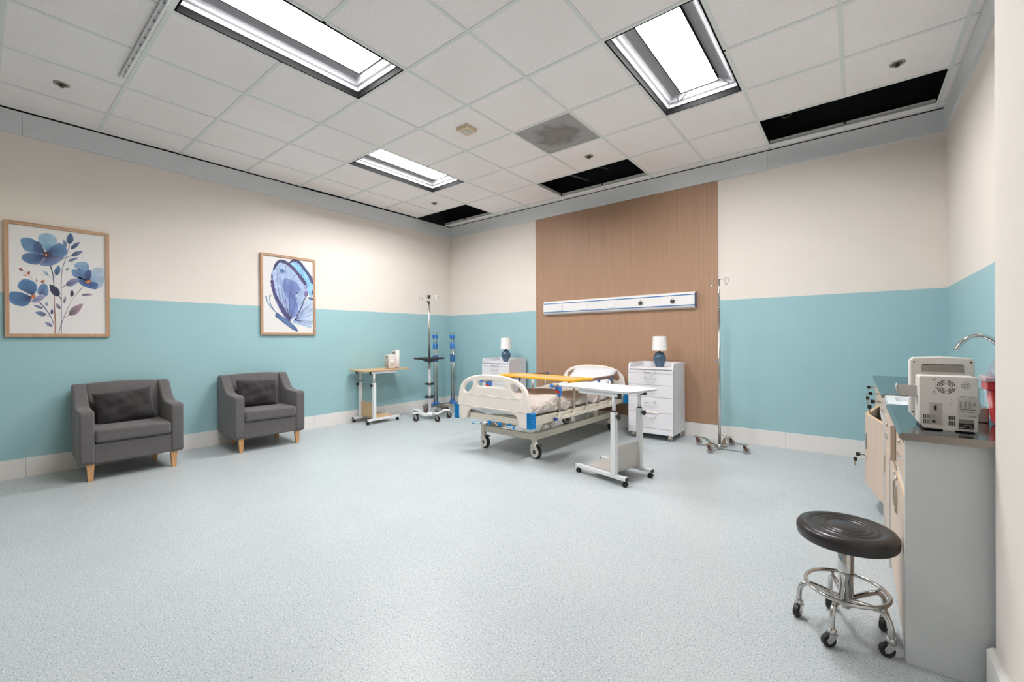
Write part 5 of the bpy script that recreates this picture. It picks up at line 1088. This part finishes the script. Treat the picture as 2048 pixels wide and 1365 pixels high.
def key(label, x, y, z, hang=True, grp='black-headed keys in the cabinet locks'):
    t = thing('key', label, 'key', (x - .006, y, z), 0, grp)
    m = MB(); m.box((-.030, -.0012, -.004), (0, .0012, .004)); m.build('blade', CHROME, t)
    m = MB(); m.box((-.052, -.0035, -.012), (-.030, .0035, .012)); m.build('head', BLACK, t, bevel=0.003)
    if hang:
        m = MB(); m.tube([(-.055 + .012 * cos(2 * pi * i / 24), 0, -.010 + .012 * sin(2 * pi * i / 24)) for i in range(24)], .001, 6, True); m.build('key_ring', CHROME, t)
        m = MB(); m.box((-.066, -.0035, -.046), (-.046, .0035, -.022)); m.build('spare_head', BLACK, t, bevel=0.003)
        m = MB(); m.box((-.060, -.0012, -.078), (-.052, .0012, -.046)); m.build('spare_blade', mat('brass_key', (190, 172, 140), 0.3, 0.9), t)
    return t
# near cabinet: two drawers over two doors, end panel facing the viewer
nc, d = carcass('pale maple base cabinet with grey end panel nearest the viewer', -3.126, -2.372)
D = XR - XF
m = MB(); m.box((0.0, -d - .018, 0), (D - .004, -d, .772)); m.build('end_panel', mat('grey_white_end_panel', (212, 216, 217), 0.55, var=0.01), nc, bevel=0.0015)
for i, (a, b) in enumerate(((-d + .002, -.0015), (.0015, d - .002))):
    dx = 0.0 if i == 0 else -.018
    m = MB(); m.box((dx, a, .606), (dx + .018, b, .752)); o = m.build('drawer', maple, nc, bevel=0.001)
    m = MB(); bar_handle(m, (dx, (a + b) / 2 - .055, .672), (dx, (a + b) / 2 + .055, .672), .013); lock(m, dx, (a + b) / 2, .725); m.build('handle', CHROME, o)
    m = MB(); m.box((0.0, a, .048), (.018, b, .568)); o = m.build('door', maple, nc, bevel=0.001)
    m = MB(); m.box((-.0005, a, .568), (.018, b, .5695)); m.build('edge_band', edgeb, o)
    m = MB(); yy = b - .05 if i == 0 else a + .05; bar_handle(m, (0, yy, .40), (0, yy, .52), .012); lock(m, 0, yy, .548); m.build('handle', CHROME, o)
# middle cabinet with sink top
mc, d = carcass('narrow pale maple sink cabinet between the two steel-topped cabinets', -2.366, -1.912, .75)
m = MB(); m.box((0, -d + .004, .048), (.018, d - .004, .742)); o = m.build('door', maple, mc, bevel=0.001)
m = MB(); bar_handle(m, (0, d - .03, .355), (0, d - .03, .46), .010); m.build('handle', CHROME, o)
m = MB(); m.box((-.008, d - .003, .0), (.018, d + .002, .775)); m.build('filler_strip', WHITE, mc)
m = MB(); m.box((-.004, -d - .002, .0), (.018, -d + .003, .745)); m.build('filler_strip', WHITE, mc)
sk = thing('sink', 'white rectangular sink set between the two steel counters', 'sink', (XF, -2.139, .751))
m = MB(); x0, x1, a = .0, D - .004, .224
m.box((x0, -a, .012), (x0 + .035, a, .040)); m.box((x1 - .09, -a, .012), (x1, a, .040)); m.box((x0 + .035, -a, .012), (x1 - .09, -a + .03, .040)); m.box((x0 + .035, a - .03, .012), (x1 - .09, a, .040))
m.box((x0 + .035, -a + .03, .000), (x1 - .09, a - .03, .016)); m.build('basin', mat('white_ceramic', (240, 242, 244), 0.2, var=0.005), sk, bevel=0.004, seg=3)
m = MB(); m.lathe([(.0001, .0165), (.02, .0165), (.022, .019), (.024, .0165)], 20, c=(.20, 0, 0)); m.build('drain', CHROME, sk)
# far cabinet: three locked drawers over a pair of doors left ajar
fc, d = carcass('pale maple cabinet with keys in its locks and doors ajar, farthest along right wall', -1.906, -.440)
yc = (-1.906 - .440) / 2
w3 = 2 * d / 3
for i in range(3):
    a = -d + i * w3
    m = MB(); m.box((0, a + .003, .640), (.018, a + w3 - .003, .752)); o = m.build('drawer', maple, fc, bevel=0.001)
    m = MB(); lock(m, 0, a + w3 * .5, .722); bar_handle(m, (0, a + w3 * .5 - .05, .675), (0, a + w3 * .5 + .05, .675), .010); m.build('handle', CHROME, o)
hingeA, tipY, hingeB = -1.90 - yc, -1.46 - yc, -.98 - yc
for nm, hy, s in (('A', hingeA, 1), ('B', hingeB, -1)):
    Ld = abs(tipY - hy) * 1.006; ang = math.atan2(.082, abs(tipY - hy))
    T = Matrix.Translation((0, hy, 0)) @ Matrix.Rotation(s * ang, 4, 'Z')
    m = MB(); m.box((0.0, 0 if s > 0 else -Ld + .003, .155), (.018, Ld - .003 if s > 0 else 0, .618), M=T); o = m.build('door', maple, fc, bevel=0.001)
    m = MB(); m.box((0.0005, 0 if s > 0 else -Ld + .003, .618), (.0175, Ld - .003 if s > 0 else 0, .6195), M=T); m.build('edge_band', edgeb, o)
    m = MB(); yy = s * (Ld - .04)
    p0 = T @ V((0, yy, .385)); p1 = T @ V((0, yy, .50)); bar_handle(m, p0, p1, .009); lock(m, (T @ V((0, yy, .35))).x, (T @ V((0, yy, .35))).y, .35); m.build('handle', CHROME, o)
m = MB(); m.box((0, -.98 - yc + .004, .155), (.018, d - .003, .618)); m.build('fixed_panel', maple, fc, bevel=0.001)
for i, lb in enumerate(('black-headed keys hanging from the drawer lock closest to the sink', 'black-headed keys hanging from the middle drawer lock under the far counter', 'single black-headed key in the drawer lock farthest along the right wall')):
    key(lb, XF, yc - d + w3 * (i + .5), .722, i < 2)
key('black-headed keys hanging from the lock of the ajar cabinet door', XF - .0705, -1.50, .35, True)
# steel counters
def counter(label, y0, y1):
    t = thing('countertop', label, 'countertop', (XF, (y0 + y1) / 2, ZT + .002)); d = (y1 - y0) / 2; z = .026
    m = MB(); pr = [(D - .002, 0), (-.008, 0), (-.014, .006), (-.016, .013), (-.013, .021), (-.006, z), (D - .002, z)]
    m.prism(pr, -d + .001, d - .001, 'y'); m.build('steel_sheet', steelt, t)
    m = MB(); m.prism(pr, -d, -d + .001, 'y'); m.build('folded_end', steele, t)
    m = MB(); m.prism(pr, d - .001, d, 'y'); m.build('folded_end', steele, t)
    return t
counter('stainless steel countertop nearest the viewer, under the patient monitor', -3.166, -2.368)
counter('stainless steel countertop farthest along the right wall, beyond the sink', -1.910, -.42)
CT = ZT + .028
# tap
tp = thing('faucet', 'tall chrome gooseneck faucet over the sink on the right wall', 'faucet', (6.000, -2.06, .791))
m = MB(); m.lathe([(.026, 0), (.026, .006), (.019, .012), (.017, .05), (.0001, .05)], 24); m.build('base', CHROME, tp)
m = MB(); P = [(0, 0, .04), (0, 0, .20), (-.006, 0, .262), (-.028, 0, .305), (-.066, 0, .333), (-.108, 0, .330), (-.140, 0, .302), (-.162, 0, .262)]
m.tube(crom(P, 6, False), .0105, 16); m.build('spout', CHROME, tp)
m = MB(); m.tube([(0, .015, .035), (0, .05, .055), (0, .08, .06)], .006, 10); m.build('lever', CHROME, tp)
# sharps container, bottle and steel block behind the monitor
sc_ = thing('sharps_container', 'red sharps container with clear domed lid on the near steel counter', 'sharps container', (5.884, -2.80, CT))
m = MB(); redp = mat('translucent_red_plastic', (208, 52, 52), 0.3, var=0.03, coat=0.3)
def frust(m, w0, d0, w1, d1, z0, z1): m.add([(-w0, -d0, z0), (w0, -d0, z0), (w0, d0, z0), (-w0, d0, z0), (-w1, -d1, z1), (w1, -d1, z1), (w1, d1, z1), (-w1, d1, z1)], [(3, 2, 1, 0), (4, 5, 6, 7), (0, 1, 5, 4), (1, 2, 6, 5), (2, 3, 7, 6), (3, 0, 4, 7)])
frust(m, .046, .036, .060, .048, 0.0, .155); m.build('body', redp, sc_, bevel=0.012, seg=3)
m = MB(); m.box((-.068, -.055, .128), (.068, .055, .160)); m.build('collar', mat('bright_red_plastic', (214, 34, 44), 0.3, coat=0.3), sc_, bevel=0.004)
clear = mat('clear_frosted_plastic', (226, 222, 230), 0.22, var=0.0, trans=0.75, ior=1.3)
m = MB(); m.box((-.074, -.060, .160), (.074, .060, .178)); m.build('rim', mat('pinkish_clear_rim', (236, 200, 208), 0.25, trans=0.3), sc_, bevel=0.003)
m = MB(); frust(m, .062, .05, .030, .028, .178, .262); m.build('lid', clear, sc_, bevel=0.012, seg=3)
bt = thing('spray_bottle', 'small clear bottle standing behind the red sharps container', 'bottle', (5.858, -2.62, CT))
m = MB(); m.lathe([(.0001, 0), (.024, 0), (.026, .01), (.026, .10), (.016, .125), (.010, .135)], 24); m.build('bottle', mat('clear_pet', (200, 214, 220), 0.08, trans=0.85, ior=1.3), bt)
m = MB(); m.cyl((0, 0, .135), (0, 0, .155), .011, n=16); m.build('cap', WHITE, bt)
m = MB(); m.box((-.022, -.03, 0), (.022, .03, .055)); o = m.build('napkin_box', STEEL, bevel=0.003, loc=(5.812, -2.74, CT)); tag(o, 'small brushed steel box beside the sharps container', 'box')

# ------------------------------------------------------------------ patient monitors
mw = mat('warm_white_abs', (224, 218, 213), 0.5, var=0.015, bump=0.08, bscale=400)
ink = mat('grey_print', (120, 120, 124), 0.7, var=0.0)
inkd = mat('dark_print', (60, 60, 64), 0.7, var=0.0)
hole = mat('hole_black', (22, 22, 24), 0.8, var=0.0)
def monitor(label, loc, rz, k=1.0, grp='boxy white patient monitors'):
    """local: rear face towards -y"""
    t = thing('patient_monitor', label, 'medical monitor', loc, rz, grp)
    S = Matrix.Scale(k, 4)
    def mb(): return MB(S)
    w = .0725
    # rear body (chamfered lower left)
    m = mb(); m.prism([(-w, .020), (-w + .014, .004), (w - .004, .002), (w, .008), (w, .184), (w - .004, .188), (-w + .004, .188), (-w, .184)], -.050, .052, 'y'); bd = m.build('rear_housing', mw, t, bevel=0.004 * k, seg=3)
    # front bezel
    m = mb(); m.prism([(-w - .014, .040), (-w + .000, .020), (w + .004, .020), (w + .010, .03), (w + .010, .236), (w + .002, .248), (0, .252), (-w - .006, .248), (-w - .014, .236)], .052, .105, 'y'); fz = m.build('front_bezel', mw, t, bevel=0.005 * k, seg=3)
    m = mb(); m.box((-w + .004, .1045, .07), (w - .004, .106, .225)); m.build('screen', mat('dark_screen', (20, 24, 28), 0.1, coat=0.5), fz)
    m = mb(); m.box((-.055, .0505, .197), (.055, .0535, .222)); gm = mat('shaded_recess_grey', (150, 144, 138), 0.6); hd = m.build('carry_recess', gm, fz)
    m = mb()
    for i in range(20): m.box((-.050 + i * .0052, .050, .222), (-.0475 + i * .0052, .0525, .2255))
    m.build('vent_slot', hole, fz)
    m = mb()
    for x, z in ((-w - .002, .232), (w + .000, .234), (-w - .005, .045)): m.cyl((x, .0525, z), (x, .0505, z), .0028, n=10)
    m.build('screw_hole', hole, fz)
    yb = -.0502
    def rb(m, x0, z0, x1, z1, e=.0006): m.box((x0, yb - e, z0), (x1, yb, z1))
    # fan rings
    m = mb()
    for rr in (.022, .0165, .011):
        for q in range(4):
            a0, a1 = q * 90 + 8, q * 90 + 82; n = 10; vs = []
            for i in range(n + 1):
                a = R(a0 + (a1 - a0) * i / n)
                for r_ in (rr - .0011, rr + .0011): vs.append((-.004 + r_ * cos(a), yb - .0006, .152 + r_ * sin(a)))
            m.add(vs, [(2 * i, 2 * i + 1, 2 * i + 3, 2 * i + 2) for i in range(n)])
    m.build('fan_grille', hole, bd)
    m = mb()
    for r_, n in ((.0105, 14), (.0058, 8), (0, 1)):
        for i in range(n):
            a = 2 * pi * i / n; m.cyl((.043 + r_ * cos(a), yb, .158 + r_ * sin(a)), (.043 + r_ * cos(a), yb - .0006, .158 + r_ * sin(a)), .0012, n=6)
    m.build('speaker_hole', hole, bd)
    m = mb()
    for cx in (-.061, .002):
        for cz in (.021, .039):
            for i in range(4): rb(m, cx + i * .0042, cz, cx + i * .0042 + .0020, cz + .0145)
    m.build('vent', hole, bd)
    m = mb(); rb(m, -.046, .020, -.014, .096, .0004); pn = m.build('port_panel', mat('port_panel_grey', (186, 179, 172), 0.5), bd)
    m = mb(); rb(m, -.036, .066, -.026, .089, .0010); rb(m, -.042, .024, -.028, .036, .0008); m.cyl((-.037, yb, .049), (-.037, yb - .004, .049), .0055, n=16); m.build('port_shell', mat('nickel_port', (160, 155, 148), 0.35, 0.6), pn)
    m = mb(); rb(m, -.034, .070, -.028, .085, .0016); rb(m, -.039, .026, -.031, .034, .0014); m.build('port_core', hole, pn)
    m = mb(); rb(m, .026, .012, .062, .045, .0008); pw = m.build('power_inlet', mat('black_inlet', (36, 36, 38), 0.4), bd)
    m = mb(); rb(m, .026, .031, .062, .045, .0012); m.build('inlet_plate', mat('grey_inlet_plate', (140, 134, 126), 0.5), pw)
    m = mb(); m.tube([(.028, yb - .003, .016), (.036, yb - .004, .015), (.040, yb - .004, .026), (.052, yb - .004, .026), (.056, yb - .004, .016), (.062, yb - .003, .014)], .0009, 6); m.build('wire_clip', CHROME, pw)
    # printed plate: rating label in illegible fine print
    m = mb(); rb(m, .024, .052, .070, .118, .0003); lb_ = m.build('rating_label', mat('label_paper', (204, 198, 192), 0.5), bd)
    m = mb()
    for c in range(3):
        for r_ in range(10): rb(m, .028 + c * .011, .082 + r_ * .0024, .028 + c * .011 + .006, .0831 + r_ * .0024, .0006)
    for r_ in range(6): rb(m, .060, .089 + r_ * .0024, .066, .0901 + r_ * .0024, .0006)
    rb(m, .030, .1205, .044, .1222, .0006); rb(m, .050, .1215, .062, .1225, .0006); rb(m, .050, .1192, .065, .1202, .0006); rb(m, .050, .054, .067, .0555, .0006); rb(m, .052, .0575, .066, .0588, .0006)
    m.build('fine_print', ink, lb_)
    m = mb()
    xx = .028
    while xx < .066:
        s_ = random.choice((.0004, .0008, .0012)); rb(m, xx, .0765, xx + s_, .0792, .0007); xx += s_ + .0006
    xx = .032
    while xx < .061:
        s_ = random.choice((.0004, .0008, .0011)); rb(m, xx, .0685, xx + s_, .0710, .0007); xx += s_ + .0006
    m.build('barcode', inkd, lb_)
    m = mb(); m.box((-.070, yb - .0002, .124), (-.0305, yb + .0002, .1243)); m.box((-.0305, yb - .0002, .124), (-.0302, yb + .0002, .184)); m.build('panel_seam', ink, bd)
    m = mb()
    for z in (.177, .133): m.cyl((-.035, yb, z), (-.035, yb - .0012, z), .0026, n=12)
    for z in (.110, .092): m.cyl((.0085, yb, z), (.0085, yb - .0006, z), .0014, n=8)
    m.build('screw', mat('grey_screw', (126, 124, 122), 0.4, 0.4), bd)
    m = mb(); m.box((-.012, yb - .001, .000), (.018, yb + .003, .011)); m.build('tab', mw, bd, bevel=0.001 * k)
    # open printer tray on the left side
    m = mb(); P = [(-w - .002, .150), (-w - .055, .152), (-w - .058, .140), (-w - .052, .118), (-w - .040, .108), (-w - .002, .112)]
    m.prism(P, -.018, -.014, 'y'); m.prism([(-w, .112), (-w - .040, .108), (-w - .052, .118), (-w - .052, .121), (-w - .040, .111), (-w, .115)], -.018, .030, 'y'); m.prism([(-w - .055, .152), (-w - .058, .140), (-w - .052, .118), (-w - .050, .119), (-w - .056, .140), (-w - .053, .152)], -.018, .030, 'y')
    m.build('paper_tray', mat('pale_grey_tray', (196, 190, 188), 0.45), t)
    m = mb(); m.prism([(w, .112), (w + .009, .106), (w + .011, .085), (w + .007, .064), (w, .058)], -.026, .030, 'y'); m.build('side_port', mat('soft_white_side', (222, 214, 208), 0.5), t, bevel=0.002 * k)
    # wire feet
    m = mb(); P = [(-.066, -.046, .0035), (-.024, -.052, .0035), (-.016, -.046, .0035), (.026, -.046, .0035), (.034, -.054, .0035), (.060, -.054, .0035)]
    m.tube(P, .0018, 6); m.tube([(-.066, .075, .0035), (.066, .075, .0035)], .0018, 6); m.tube([(-.066, -.046, .0035), (-.066, .075, .0035)], .0018, 6); m.tube([(.060, -.054, .0035), (.066, .075, .0035)], .0018, 6)
    m.box((-.060, -.040, .0005), (.058, .06, .020)); m.build('foot_frame', RUBBER, t)
    return t
mo = monitor('white patient monitor seen from behind on the near steel countertop', (5.690, -2.998, CT), R(1), 1.0)
m2 = monitor('white patient monitor standing on the oak overbed table', (.275, -1.445, .7255), R(-16), 1.02)
# ------------------------------------------------------------------ camera and view
cam = bpy.data.cameras.new('camera'); co = bpy.data.objects.new('camera', cam); COL.objects.link(co); SC.camera = co
cam.sensor_width = 36.0; cam.sensor_fit = 'HORIZONTAL'; cam.lens = 859.05 * 36.0 / 2048.0
cam.clip_start = 0.02; cam.clip_end = 60
yaw, pitch, roll = .67331, -.00413, -.00719
f = V((-sin(yaw) * cos(pitch), cos(yaw) * cos(pitch), sin(pitch))); rt = V((cos(yaw), sin(yaw), 0)); up = rt.cross(f)
rt2 = rt * cos(roll) + up * sin(roll); up2 = -rt * sin(roll) + up * cos(roll)
Mx = Matrix(((rt2.x, up2.x, -f.x, 5.4408), (rt2.y, up2.y, -f.y, -5.1370), (rt2.z, up2.z, -f.z, 1.1253), (0, 0, 0, 1)))
co.matrix_world = Mx
w = bpy.data.worlds.new('world'); SC.world = w; w.use_nodes = True
w.node_tree.nodes['Background'].inputs['Color'].default_value = (0.02, 0.02, 0.022, 1)
w.node_tree.nodes['Background'].inputs['Strength'].default_value = 1.0
SC.view_settings.view_transform = 'Standard'; SC.view_settings.look = 'None'
SC.view_settings.gamma = 1.0; SC.view_settings.exposure = EXPOSURE
try: SC.view_settings.use_curve_mapping = False
except Exception: pass
